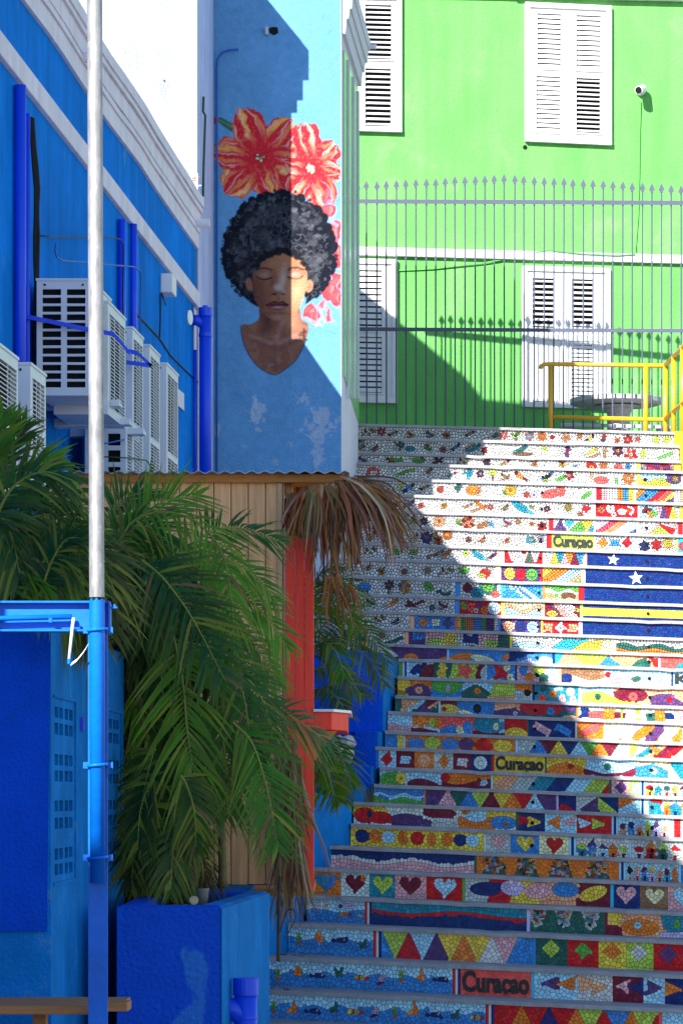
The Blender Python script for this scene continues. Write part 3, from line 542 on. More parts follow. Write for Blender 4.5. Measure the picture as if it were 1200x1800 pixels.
    out[-1] += rwn(795, 809) + [(809, 933, 'Q', [], 'T'), bar(933, 938, 'C'), (938, 1014, 'S', poly('P', (950, 22), (983, 5), (983, 38)) + poly('O', (978, 22), (1010, 5), (1010, 38)), ''), (1014, 1076, 'W', poly('E', (1016, 3), (1072, 22), (1040, 42), (1040, 30), (1018, 34)), ''),
        (1076, 1130, 'M', poly('K', (1082, 20), (1106, 5), (1104, 36)) + poly('N', (1105, 20), (1130, 4), (1130, 40)), ''), (1130, 1168, 'S', poly('P', (1138, 6), (1168, 22), (1138, 36)), ''), (1168, 1240, 'N', poly('O', (1168, 6), (1200, 22), (1168, 38)), '')]
    h = H(30)
    add((463, 853, 'S', sea(rng, 463, 853, h, 11), ''))
    out[-1] += rwn(853, 868) + [(868, 1157, 'R', tris('RORNROLRBOL', 868, 1157, h), ''), bar(1157, 1163, 'Q'), (1163, 1240, 'S', [], '')]
    add((455, 1240, 'B', [], ''))
    return out

# ---- tesserae: Voronoi cells whose seeds are mirrored across every outline, so the pieces follow the drawing
def in_poly(x, y, pts):
    r = False; j = len(pts) - 1
    for i in range(len(pts)):
        xi, yi = pts[i]; xj, yj = pts[j]
        if (yi > y) != (yj > y) and x < (xj - xi) * (y - yi) / (yj - yi) + xi: r = not r
        j = i
    return r
def tesserae(x0, x1, H, bg, shapes, s, gap, rng):
    """cells as (polygon, colour key) in panel pixels"""
    boxes = [(min(p[0] for p in q), min(p[1] for p in q), max(p[0] for p in q), max(p[1] for p in q)) for _, q in shapes]
    def top(x, y, start=-1):
        for k in range(len(shapes) - 1, start, -1):
            b = boxes[k]
            if b[0] <= x <= b[2] and b[1] <= y <= b[3] and in_poly(x, y, shapes[k][1]): return k
        return -1
    grid = {}; cell = s
    def near(x, y, d):
        cx, cy = int(x // cell), int(y // cell)
        for i in (-1, 0, 1):
            for j in (-1, 0, 1):
                for q in grid.get((cx + i, cy + j), ()):
                    if (q[0] - x) ** 2 + (q[1] - y) ** 2 < d * d: return True
        return False
    seeds = []
    def put(x, y):
        k = top(x, y); seeds.append((x, y, shapes[k][0] if k >= 0 else bg))
        grid.setdefault((int(x // cell), int(y // cell)), []).append(seeds[-1])
    for k in range(len(shapes) - 1, -1, -1):
        pts = shapes[k][1]; b = boxes[k]; sz = max(2.0, min(b[2] - b[0], b[3] - b[1]))
        st = min(s * .95, max(2.4, sz * .42)); of = min(s * .42, sz * .22)
        acc = st * .5
        for i in range(len(pts)):
            ax, ay = pts[i]; bx, by = pts[(i + 1) % len(pts)]; ln = math.hypot(bx - ax, by - ay)
            if ln < 1e-6: continue
            tx, ty = (bx - ax) / ln, (by - ay) / ln
            while acc < ln:
                mx, my = ax + tx * acc, ay + ty * acc; acc += st
                if not (x0 < mx < x1 and 0 < my < H): continue
                if top(mx, my, k) >= 0: continue
                c = [(mx - ty * of, my + tx * of), (mx + ty * of, my - tx * of)]
                if all(x0 < q[0] < x1 and 0 < q[1] < H and not near(q[0], q[1], st * .5) for q in c):
                    for q in c: put(*q)
            acc -= ln
    nx = max(1, int(round((x1 - x0) / s))); ny = max(1, int(round(H / s)))
    for j in range(ny):
        for i in range(nx):
            x = x0 + (i + .5 + rng.uniform(-.34, .34) + (.25 if j % 2 else -.25)) * (x1 - x0) / nx
            y = (j + .5 + rng.uniform(-.34, .34)) * H / ny
            if x0 < x < x1 and 0 < y < H and not near(x, y, s * .66): put(x, y)
    res = []
    for (x, y, c) in seeds:
        cx, cy = int(x // cell), int(y // cell); nb = []
        for i in (-2, -1, 0, 1, 2):
            for j in (-2, -1, 0, 1, 2):
                for q in grid.get((cx + i, cy + j), ()):
                    d = (q[0] - x) ** 2 + (q[1] - y) ** 2
                    if 1e-9 < d: nb.append((d, q))
        nb.sort(key=lambda t: t[0])
        hg = gap / 2
        pg = [(max(x0 + hg * .6, x - 2 * s), max(hg * .6, y - 2 * s)), (min(x1 - hg * .6, x + 2 * s), max(hg * .6, y - 2 * s)), (min(x1 - hg * .6, x + 2 * s), min(H - hg * .6, y + 2 * s)), (max(x0 + hg * .6, x - 2 * s), min(H - hg * .6, y + 2 * s))]
        for d, q in nb:
            rad = max((p[0] - x) ** 2 + (p[1] - y) ** 2 for p in pg)
            if d > 4.2 * rad: break
            dl = math.sqrt(d); ux, uy = (q[0] - x) / dl, (q[1] - y) / dl
            lim = dl / 2 - hg
            if lim < .25: lim = .25
            new = []
            ds = [(p[0] - x) * ux + (p[1] - y) * uy - lim for p in pg]
            for i in range(len(pg)):
                a, b_ = pg[i - 1], pg[i]; da, db = ds[i - 1], ds[i]
                if (da <= 0) != (db <= 0):
                    t = da / (da - db); new.append((a[0] + (b_[0] - a[0]) * t, a[1] + (b_[1] - a[1]) * t))
                if db <= 0: new.append(b_)
            pg = new
            if len(pg) < 3: break
        if len(pg) >= 3: res.append((pg, c))
    return res

stairs = thing('mosaic_staircase', 'long outdoor staircase with colourful mosaic risers climbing to the green house', 'staircase', (row_x(15, 900), SY[31], 0))
ROWS = rows()
TILES = []            # candidates for single pieces: (projected size, step, polygon3d, colour)
def make_text(txt, name, parent, centre, width, height, sx):
    cu = bpy.data.curves.new(name, 'FONT'); cu.body = txt; cu.size = 1; cu.extrude = .004 / height; cu.offset = .042
    cu.align_x = 'CENTER'
    tmp = bpy.data.objects.new(name, cu); COL.objects.link(tmp)
    dg = bpy.context.evaluated_depsgraph_get(); me = bpy.data.meshes.new_from_object(tmp.evaluated_get(dg))
    bpy.data.objects.remove(tmp); bpy.data.curves.remove(cu)
    vs = np.array([v.co[:] for v in me.vertices]); lo, hi = vs.min(0), vs.max(0)
    kx, kz = width / (hi[0] - lo[0]), height / (hi[1] - lo[1])
    for v in me.vertices:
        x, y, z = v.co
        X = (x - (lo[0] + hi[0]) / 2) * kx
        v.co = Vector((X, -z * height, (y - (lo[1] + hi[1]) / 2) * kz + X * sx)) + centre - BASE[parent]
    me.materials.clear(); me.materials.append(M['black_tile'])
    o = bpy.data.objects.new(name, me); COL.objects.link(o); o.parent = parent; BASE[o] = BASE[parent]
    return o
M['black_tile'] = mat('black_mosaic', (.012, .012, .014), .5, .5, 160, .3, 120, spec=.4)

rngt = random.Random(11)
PANELS = []
for i in range(NS):
    Y = SY[i]; xl, xr = XL[i], XR[i]
    Yb = SY[i - 1] if i > 0 else Y + .62
    Yf = Y - OVER
    # concrete of the step: body and tread slab with a nosing
    m = MB()
    kx = lambda px: row_x(i, px)
    L_, R_ = kx(xl), kx(xr)
    if i in (0,): R_ = kx(1240)
    zl, zr = row_z(i, xl), zx(i, R_)
    zbl = min(zl, zr) - .6 if i < NS - 1 else 0.0
    tl = lambda d: (zl - d, zr - d)
    # slab edge slightly uneven: several short spans
    ns = 26
    rg = random.Random(i)
    js = [rg.uniform(-.0014, .0014) - (.005 if rg.random() < .05 else 0) for _ in range(ns + 1)]
    b0_ = len(m.v)
    for k in range(ns + 1):
        a = k / ns; xa = L_ + (R_ - L_) * a; za = zl + (zr - zl) * a + js[k]
        m.v.extend(Vector(p) for p in ((xa, Yf + js[k], za - NOSE), (xa, Yf + js[k] + .001, za - .004), (xa, Yf + js[k] + .006, za), (xa, Yb + .05, za), (xa, Yb + .05, za - NOSE)))
    for k in range(ns):
        for e in range(5):
            p0, p1 = b0_ + k * 5 + e, b0_ + k * 5 + (e + 1) % 5
            m.f.append((p0, p0 + 5, p1 + 5, p1)); m.c.append(None)
    m.f.append(tuple(b0_ + e for e in range(5))); m.f.append(tuple(b0_ + ns * 5 + e for e in reversed(range(5)))); m.c.extend([None, None])
    m.hexa(((L_, Y + .01, zbl), (R_, Y + .01, zbl), (R_, Yb + .04, zbl), (L_, Yb + .04, zbl)),
           ((L_, Y + .01, zl - NOSE), (R_, Y + .01, zr - NOSE), (R_, Yb + .04, zr - NOSE), (L_, Yb + .04, zl - NOSE)))
    stp = part('step', m, M['concrete'], stairs)
    # visible riser height
    nxt = i + 1
    if nxt < NS:
        zn = zx(nxt, kx(900)); ztop = row_z(i, 900) - NOSE
        hid = max(0.0, (zn - EYE) / SY[nxt] * (Y - SY[nxt] + OVER))
        Hm = ztop - (zn + hid)
    else:
        Hm = .12
    px_m = F / Y; Hpx = Hm * px_m
    s = max(5.0, .0245 * px_m * (.95 if i < 14 else 1.0)); gap = s * (.25 if i < 14 else .115)
    Hs = (LINE[i + 1] - LINE[i] - NOSE * px_m) if i + 1 < NS else Hpx
    for (x0, x1, bg, shapes, kind) in ROWS[i]:
        x0 = max(x0, xl); x1 = min(x1, xr)
        if x1 - x0 < 1.5: continue
        pm = MB()
        sc = Hpx / max(Hs, 1)
        def W3(x, y, d):
            X = kx(x); return Vector((X, Y + .008 - d, row_z(i, x) - NOSE - y / px_m))
        ext = .035 if i < 20 else .012        # the riser runs on down behind the step below
        hx = Hpx + ext * px_m
        gc = (.022, .02, .022) if bg in 'WSIKAHEYL' else tuple(.35 * q for q in PAL[bg])
        pm.hexa((W3(x0, hx, 0), W3(x1, hx, 0), W3(x1, hx, -.02), W3(x0, hx, -.02)), (W3(x0, .2, .0), W3(x1, .2, 0), W3(x1, .2, -.02), W3(x0, .2, -.02)), gc)
        if kind == '|':
            pm.hexa((W3(x0 + .3, hx - 1, .006), W3(x1 - .3, hx - 1, .006), W3(x1 - .3, hx - 1, 0), W3(x0 + .3, hx - 1, 0)),
                    (W3(x0 + .3, .8, .006), W3(x1 - .3, .8, .006), W3(x1 - .3, .8, 0), W3(x0 + .3, .8, 0)), PAL[bg])
            part('divider_strip', pm, M['tile'], stp)
            continue
        shp = [(c, [(x, y * sc) for x, y in q]) for c, q in shapes]
        for c, q in [z_ for z_ in shp if z_[0] == '*']:
            st = MB(); st.prism([W3(a_, b_, .010) for a_, b_ in q], (0, .008, 0), PAL['W']); part('star_tile', st, M['tile'], stp)
        shp = [z_ for z_ in shp if z_[0] != '*']
        for pg, c in tesserae(x0, x1, hx, bg, shp, s * (.82 if kind == 'd' else 1), gap * (.5 if kind in 'dT' and kind else 1), rngt):
            b = PAL[c]; j = rngt.uniform(.80, 1.18)
            if rngt.random() < .04: j *= 1.35
            col = tuple(min(.88, max(.004, q * j + rngt.uniform(-.01, .01))) for q in b)
            th = .0055 + rngt.uniform(-.0012, .0012)
            tx, ty = rngt.uniform(-.03, .03), rngt.uniform(-.03, .03)
            cx = sum(p[0] for p in pg) / len(pg); cy = sum(p[1] for p in pg) / len(pg)
            fr = [W3(p[0], p[1], th + ((p[0] - cx) * tx + (p[1] - cy) * ty) / px_m) for p in pg]
            bk = [W3(p[0], p[1], -.002) for p in pg]
            if i >= 27 and cy < Hpx and 460 < cx < 1195:
                ar = abs(sum(pg[a - 1][0] * pg[a][1] - pg[a][0] * pg[a - 1][1] for a in range(len(pg)))) / 2
                TILES.append((ar, stp, fr, bk, col, pm)); continue
            n = len(pm.v); k = len(pg)
            pm.v.extend(fr); pm.v.extend(bk)
            pm.f.append(tuple(n + a for a in range(k))); pm.c.append(col)
            for a in range(k):
                e = (a + 1) % k; pm.f.append((n + e, n + a, n + k + a, n + k + e)); pm.c.append(col)
        PANELS.append((pm, stp, kind, x0, x1, i, Hpx))
TILES.sort(key=lambda t: -t[0])
def tile_geo(pm, fr, bk, col):
    n = len(pm.v); k = len(fr)
    pm.v.extend(fr); pm.v.extend(bk)
    pm.f.append(tuple(n + a for a in range(k))); pm.c.append(col)
    for a in range(k):
        e = (a + 1) % k; pm.f.append((n + e, n + a, n + k + a, n + k + e)); pm.c.append(col)
for q, (ar, stp, fr, bk, col, pm) in enumerate(TILES):
    if q < 300:
        t = MB(); tile_geo(t, fr, bk, col); part('tile', t, M['tile'], stp)
    else:
        tile_geo(pm, fr, bk, col)
for pm, stp, kind, x0, x1, i, Hpx in PANELS:
    part('mosaic_panel', pm, M['tile'], stp, kind='stuff')
    Y = SY[i]; px_m = F / Y
    if kind == 'T':
        xc = (x0 + x1) / 2
        c = Vector((row_x(i, xc), Y - .002, row_z(i, xc) - NOSE - Hpx * .56 / px_m))
        make_text('Curaçao', 'lettering', stp, c, (x1 - x0) * .95 / px_m, Hpx * 1.0 / px_m, -sl_(i))
    if kind == 'K':
        c = Vector((row_x(i, 1211), Y - .002, row_z(i, 1211) - NOSE - Hpx * .5 / px_m))
        make_text('KO', 'lettering', stp, c, 52 / px_m, Hpx * .66 / px_m, -sl_(i))
# small drain holes that run in two lines up the risers
STEPS = [c for c in stairs.children]
dh = MB(); dh.tube([(0, 0, 0), (0, -.004, 0)], .0125, 10); dh_me = mesh_of('drain_hole', dh, Vector((0, 0, 0)), M['dark'], False)
for i in range(3, 25):
    for px in (953 - .9 * (i - 3), 1133 + .6 * (i - 3)):
        Y = SY[i]; h = (LINE[i + 1] - LINE[i]) * .62
        inst('drain_hole', dh_me, STEPS[i], Vector((row_x(i, px), Y - .001, row_z(i, px) - h / F * Y)))
# landing at the top
m = MB(); zt = row_z(0, 900)
m.box((-.5, SY[0] + .6, zt - .3), (6, 34, zt - .01)); struct('landing', m, M['concrete'])
# yellow kerb wall at the right-hand end of the upper steps
m = MB()
for i in range(0, 5):
    L_ = row_x(i, XR[i] + 1)
    z = zx(i, L_)
    m.box((L_, SY[i] - OVER - .004, z - .5), (L_ + .22, SY[i] + .30, z + .006 - .03 * (i > 0)))
one('kerb_wall', m, M['yellow'], 'yellow painted stepped kerb beside the uppermost steps', 'kerb', bev=.005)
# ================================================================ blue house on the left
YN, YFAR = 10.5, 24.12
def XW(Y): return -1.0893 - .075 * (24.25 - Y)          # face of the blue wall
def BW(px, py, off=0.0):
    Y = (2.90805 - off) * F / (1020 - px)
    return P(px, py, Y)
def BWY(Y, z, off=0.0): return Vector((XW(Y) + off, Y, z))
def wbox(mb, Y0, Y1, z0, z1, o0, o1, bdeep=None):
    """box on the blue wall between two depths, heights and offsets from the face"""
    mb.hexa((BWY(Y0, z0, o0), BWY(Y0, z0, o1), BWY(Y1, z0, o1), BWY(Y1, z0, o0)), (BWY(Y0, z1, o0), BWY(Y0, z1, o1), BWY(Y1, z1, o1), BWY(Y1, z1, o0)))
blue = thing('blue_house', 'long blue painted house with white cornice and band along the stairs', 'house', (XW(17.5) - 2, 17.5, 0))
zc = EYE + 4.14; zp = EYE + 4.50
m = MB()
m.hexa(((XW(YN) - 6, YN, 0), (XW(YN), YN, 0), (XW(YFAR), YFAR, 0), (XW(YFAR) - 6, YFAR, 0)), ((XW(YN) - 6, YN, zp), (XW(YN), YN, zp), (XW(YFAR), YFAR, zp), (XW(YFAR) - 6, YFAR, zp)))
part('wall', m, M['blue_wall'], blue)
tiers = [(4.14, 4.255, .022, .022), (4.255, 4.30, .035, .030), (4.30, 4.405, .038, .036), (4.405, 4.45, .055, .048), (4.45, 4.525, .062, .058)]
for (a, b, o0, o1) in tiers:
    m = MB(); n = 26; rg = random.Random(int(a * 1000))
    js = [.012 * math.sin(k * .9 + a * 2) * (k / n < .8) + rg.uniform(-.004, .004) for k in range(n + 1)]
    for k in range(n):
        Ya = YN - .02 + (YFAR + .02 - YN) * k / n; Yb = YN - .02 + (YFAR + .02 - YN) * (k + 1) / n
        ja, jb = js[k], js[k + 1]
        m.hexa((BWY(Ya, EYE + a + ja, -.05), BWY(Ya, EYE + a + ja, o0), BWY(Yb, EYE + a + jb, o0), BWY(Yb, EYE + a + jb, -.05)),
               (BWY(Ya, EYE + b + ja, -.05), BWY(Ya, EYE + b + ja, o1), BWY(Yb, EYE + b + jb, o1), BWY(Yb, EYE + b + jb, -.05)))
    part('cornice', m, M['white_trim'], blue)
m = MB(); wbox(m, YN, YFAR, EYE + 3.69, EYE + 3.81, -.02, .03); part('band', m, M['white_trim'], blue, bev=.006)
m = MB(); wbox(m, YFAR - .16, YFAR + .002, 0, EYE + 3.68, -.02, .004); part('corner_strip', m, M['white_trim'], blue)
# rain spouts through the cornice
for (px, py) in ((150, 104), (350, 395)):
    a = BW(px - 12, py - 3, .0); m = MB(); m.tube([a, a + Vector((.13, -.01, -.004))], .032, 12); part('rain_spout', m, M['white_trim'], blue, smooth=False)
# horizontal crack line of old render below the band
m = MB(); pts = [BW(238, 549, .006), BW(262, 575, .006), BW(281, 595, .008), BW(300, 625, .006), BW(325, 650, .006), BW(348, 672, .006)]
m.tube(pts, .006, 6); part('wall_cable', m, M['black'], blue)

# pipes and cables on the blue wall: each can be lifted off
def wall_pipe(name, pts, r, mt, label, cat, seg=12, group=None):
    m = MB(); m.tube(pts, r, seg); return one(name, m, mt, label, cat, group, smooth=True)
def vpipe(px, py0, py1, r, off):
    a = BW(px, py0, off); z1 = EYE + (HOR - py1) / F * a.y
    return [a, Vector((a.x, a.y, z1))]
wall_pipe('drain_pipe', vpipe(36, 150, 860, .031, .035), .031, M['blue_pipe'], 'thick blue drain pipe beside the black cable bundle', 'pipe')
wall_pipe('conduit', vpipe(49, 200, 860, .014, .015), .014, M['blue_pipe'], 'slim blue conduit between thick drain pipe and black cable bundle', 'conduit')
wall_pipe('drain_pipe', vpipe(214, 386, 700, .026, .03), .026, M['blue_pipe'], 'left one of the two blue pipes rising to the white band', 'pipe')
wall_pipe('drain_pipe', vpipe(235, 394, 690, .024, .03), .024, M['blue_pipe'], 'right one of the two blue pipes rising to the white band', 'pipe')
rg = random.Random(3)
cb = thing('cable_bundle', 'sagging black cable bundle hanging beside the thick blue pipe', 'cable', BW(63, 840, .03))
a0 = BW(57, 205, .03); 
for k in range(5):
    pts = []
    for j in range(16):
        t = j / 15.0; py = 208 + t * 620
        px = 56 + 9 * min(1, t * 5) + rg.uniform(-1.2, 1.2) + (k - 2) * 1.5
        pts.append(P(px, py, a0.y + .002 * k))
    m = MB(); m.tube([P(51, 206, a0.y)] + pts, .008, 6); part('cable', m, M['black'], cb, smooth=True)
def wire(name, pix, off, r, mt, label, cat='cable'):
    m = MB(); m.tube([BW(x, y, off) for x, y in pix], r, 6); return one(name, m, mt, label, cat, smooth=True)
wire('wall_conduit', [(66, 414), (90, 416), (150, 417), (200, 418), (212, 421), (217, 430), (217, 470), (216, 520), (217, 560), (218, 640), (219, 690), (213, 718), (200, 725), (185, 724)], .05, .0045, M['black'], 'thin black conduit with a bend running above the tall vented AC unit')
wire('wall_conduit', [(99, 428), (97, 440), (100, 452), (110, 458), (150, 461), (200, 466), (236, 469), (246, 476), (248, 488), (247, 540), (246, 640), (246, 735), (240, 762), (222, 772), (184, 780)], .32, .0045, M['cable_blue'], 'thin blue conduit looping past the two white AC units')
wire('wall_conduit', [(184, 803), (230, 805), (258, 809), (265, 820), (266, 835)], .36, .004, M['black'], 'short black cable curving down at the kiosk roof edge')
# electrical box
eb = thing('junction_box', 'grey plastic junction box with dangling cable under the white band', 'junction box', BW(291, 516, 0))
a = BW(282, 480, 0); m = MB(); Y0 = a.y
m.hexa((BWY(Y0, BW(282, 514).z, 0), BWY(Y0, BW(282, 514).z, .085), BWY(Y0 + .22, BW(282, 514).z, .085), BWY(Y0 + .22, BW(282, 514).z, 0)),
       (BWY(Y0, BW(282, 480).z, 0), BWY(Y0, BW(282, 480).z, .085), BWY(Y0 + .22, BW(282, 480).z, .085), BWY(Y0 + .22, BW(282, 480).z, 0)))
part('case', m, M['plastic'], eb, bev=.008)
m = MB(); m.tube([BW(285, 515, .03), BW(286, 525, .03), BW(290, 530, .03), BW(291, 536, .02)], .005, 6); m.tube([BW(282, 516, .02), BW(282, 560, .02), BW(281, 594, .012)], .006, 6)
part('cable', m, M['black'], eb)
# round vent
m = MB(); c = BW(332, 558, .004); m.tube([c, c + Vector((.012, -.004, 0))], .055, 16); one('round_vent', m, M['plastic'], 'small round white vent left of the blue pipe junction', 'vent')
m = MB(); c0, c1 = BW(313, 684, .004), BW(323, 690, .004)
m.hexa((BW(313, 713, .002), BW(324, 722, .002), BW(324, 722, .012), BW(313, 713, .012)), (BW(313, 683, .002), BW(324, 692, .002), BW(324, 692, .012), BW(313, 683, .012)))
one('wall_notice', m, M['plastic'], 'small white plate on blue wall beside the last AC unit', 'plate')
# big pipe with tee near the mural
tp = thing('tee_pipe', 'big blue drain pipe with capped tee at the mural corner', 'pipe', P(361, 840, 23.9))
m = MB(); Yt = 23.9; m.tube([P(361, 545, Yt), P(361, 880, Yt)], .046, 16); part('riser_pipe', m, M['blue_pipe'], tp, smooth=True)
for (a_, b_, r_) in ((541, 556, .052), (586, 592, .050), (537, 541, .02)):
    m = MB(); m.tube([P(361, a_, Yt), P(361, b_, Yt)], r_, 16); part('coupling', m, M['blue_pipe'], tp)
m = MB(); m.tube([P(338, 562, Yt - .02), P(346, 563, Yt - .01), P(354, 567, Yt), P(361, 574, Yt)], .040, 14); part('branch_pipe', m, M['blue_pipe'], tp, smooth=True)
# thin pipe at left of it
wall_pipe('conduit', vpipe(343, 615, 870, .012, .02), .012, M['blue_pipe'], 'slim blue conduit left of the big capped tee pipe', 'conduit')

# ---------------------------------------------------------------- air conditioners
def holes_panel(mb, o, u, v, n, W, H, holes, depth, wall=.0):
    """flat panel with rectangular holes; o origin, u/v unit axes, n outward normal"""
    xs = sorted(set([0, W] + [h[0] for h in holes] + [h[2] for h in holes])); ys = sorted(set([0, H] + [h[1] for h in holes] + [h[3] for h in holes]))
    pt = lambda x, y, d=0: o + u * x + v * y - n * d
    for i in range(len(xs) - 1):
        for j in range(len(ys) - 1):
            cx, cy = (xs[i] + xs[i + 1]) / 2, (ys[j] + ys[j + 1]) / 2
            if any(h[0] < cx < h[2] and h[1] < cy < h[3] for h in holes): continue
            mb.face((pt(xs[i], ys[j]), pt(xs[i + 1], ys[j]), pt(xs[i + 1], ys[j + 1]), pt(xs[i], ys[j + 1])))
    for (a, b, c, d) in holes:
        for q in (((a, b), (c, b)), ((c, b), (c, d)), ((c, d), (a, d)), ((a, d), (a, b))):
            (x0, y0), (x1, y1) = q
            mb.face((pt(x0, y0), pt(x0, y0, depth), pt(x1, y1, depth), pt(x1, y1)))
GRP_AC = 'air conditioner units on the blue wall'
def ac_unit(label, Y0, W, o0, o1, ztop, hgt, vents=0, fans=2, plain=False):
    Y1 = Y0 + W
    base = BWY((Y0 + Y1) / 2, ztop - hgt, (o0 + o1) / 2)
    t = thing('air_conditioner', label, 'air conditioner', base, GRP_AC)
    c = MB(); z0, z1 = ztop - hgt, ztop
    u = (BWY(Y0, 0, 1) - BWY(Y0, 0, 0)).normalized(); n = Vector((.0, -1, 0)); up = Vector((0, 0, 1))
    D = o1 - o0
    # casing without the camera-side end, which carries the vents
    e = .0
    if vents:
        hs = []; cw = (D - .03 * 3) / 2
        for r in range(vents):
            hh = hgt * .88 / vents; y = hgt * .06 + r * hh
            for k in range(2):
                x = .03 + k * (cw + .03); hs.append((x, y + hh * .14, x + cw, y + hh * .86))
        holes_panel(c, BWY(Y0, z0, o0), u, up, n, D, hgt, hs, .02)
        dk = MB(); dk.box((BWY(Y0, 0, o0).x + .012, Y0 + .022, z0 + .02), (BWY(Y0, 0, o1).x - .012, Y0 + .03, z1 - .02)); part('vent_core', dk, M['dark'], t)
    else:
        c.face((BWY(Y0, z0, o0), BWY(Y0, z0, o1), BWY(Y0, z1, o1), BWY(Y0, z1, o0)))
    c.face((BWY(Y1, z0, o1), BWY(Y1, z0, o0), BWY(Y1, z1, o0), BWY(Y1, z1, o1)))
    c.face((BWY(Y0, z1, o0), BWY(Y0, z1, o1), BWY(Y1, z1, o1), BWY(Y1, z1, o0)))
    c.face((BWY(Y0, z0, o1), BWY(Y0, z0, o0), BWY(Y1, z0, o0), BWY(Y1, z0, o1)))
    c.face((BWY(Y0, z0, o0), BWY(Y0, z1, o0), BWY(Y1, z1, o0), BWY(Y1, z0, o0)))
    # front with fan openings, dark core behind and wire grille before
    fh = (hgt - .06) / fans; hs = [(.05, .03 + k * fh + .02, W - .05, .03 + (k + 1) * fh - .02) for k in range(fans)]
    fu = (BWY(Y1, 0, 0) - BWY(Y0, 0, 0)).normalized(); fn = Vector((1, -.075, 0)).normalized()
    holes_panel(c, BWY(Y0, z0, o1), fu, up, fn, W, hgt, hs, .03)
    part('casing', c, M['ac_white'], t)
    tl = MB(); tl.hexa((BWY(Y0 - .004, z1 + .001, o0 - .004), BWY(Y0 - .004, z1 + .001, o1 + .005), BWY(Y1 + .004, z1 + .001, o1 + .005), BWY(Y1 + .004, z1 + .001, o0 - .004)),
                       (BWY(Y0 - .004, z1 + .014, o0 - .004), BWY(Y0 - .004, z1 + .014, o1 + .005), BWY(Y1 + .004, z1 + .014, o1 + .005), BWY(Y1 + .004, z1 + .014, o0 - .004)))
    part('lid', tl, M['ac_white'], t)
    for (a, b, c_, d) in hs:
        core = MB(); core.hexa((BWY(Y0 + a, z0 + b, o1 - .032), BWY(Y0 + a, z0 + b, o1 - .028), BWY(Y0 + c_, z0 + b, o1 - .028), BWY(Y0 + c_, z0 + b, o1 - .032)),
                               (BWY(Y0 + a, z0 + d, o1 - .032), BWY(Y0 + a, z0 + d, o1 - .028), BWY(Y0 + c_, z0 + d, o1 - .028), BWY(Y0 + c_, z0 + d, o1 - .032)))
        part('fan_recess', core, M['dark'], t)
        gr = MB(); nn = int((d - b) / .019)
        for k in range(nn + 1):
            z = z0 + b + (d - b) * k / nn
            gr.hexa((BWY(Y0 + a, z - .002, o1), BWY(Y0 + a, z - .002, o1 + .004), BWY(Y0 + c_, z - .002, o1 + .004), BWY(Y0 + c_, z - .002, o1)),
                    (BWY(Y0 + a, z + .002, o1), BWY(Y0 + a, z + .002, o1 + .004), BWY(Y0 + c_, z + .002, o1 + .004), BWY(Y0 + c_, z + .002, o1)))
        nv = 3
        for k in range(nv + 1):
            y = Y0 + a + (c_ - a) * k / nv
            gr.hexa((BWY(y - .003, z0 + b, o1 - .002), BWY(y - .003, z0 + b, o1 + .003), BWY(y + .003, z0 + b, o1 + .003), BWY(y + .003, z0 + b, o1 - .002)),
                    (BWY(y - .003, z0 + d, o1 - .002), BWY(y - .003, z0 + d, o1 + .003), BWY(y + .003, z0 + d, o1 + .003), BWY(y + .003, z0 + d, o1 - .002)))
        part('grille', gr, M['ac_white'], t)
    # screws / badge on the end panel
    sc = MB()
    for fx in (.15, .85):
        p = BWY(Y0 - .001, z1 - .02, o0 + D * fx); sc.tube([p, p - Vector((0, .006, 0))], .006, 6)
    part('screw', sc, M['dark'], t)
    return t
def OY(px, off): return (2.90805 - off) * F / (1020 - px)          # depth where the plane `off` out from the wall meets column px
def zat(py, Y): return EYE + (HOR - py) / F * Y
Y = OY(-22, .42); ac_unit('partly cropped AC unit with wire grille at the left edge', Y, OY(33, .42) - Y - .01, .08, .42, zat(592, Y), .62)
Y = OY(54, .40); ac_unit('narrow white AC unit half hidden by the left palm', Y, OY(81, .40) - Y, .10, .40, zat(642, Y), .55)
Y = OY(65, .06); YA = Y; ac_unit('white AC unit with two columns of vents in front of the pole', Y, .70, .06, .345, zat(494, Y), .60, vents=12, fans=1)
Y = OY(190, .37); ac_unit('white AC unit hung high just right of the pole', Y, OY(221, .37) - Y, .08, .37, zat(532, Y), .60, fans=1)
Y = OY(233, .34); ac_unit('first of three tall AC units right of the pole', Y, OY(253, .34) - Y - .02, .08, .34, zat(578, Y), 1.1)
Y = OY(263, .34); ac_unit('middle of three tall AC units right of the pole', Y, OY(282, .34) - Y - .02, .08, .34, zat(609, Y), 1.1)
Y = OY(293, .34); ac_unit('last of three tall AC units, nearest the tee pipe', Y, OY(314, .34) - Y - .02, .08, .34, zat(641, Y), 1.1)
Y = OY(150, .10); ac_unit('dark vented AC unit below the shelf behind the pole', Y, .6, .10, .33, zat(744, Y), .75, vents=7, fans=1)
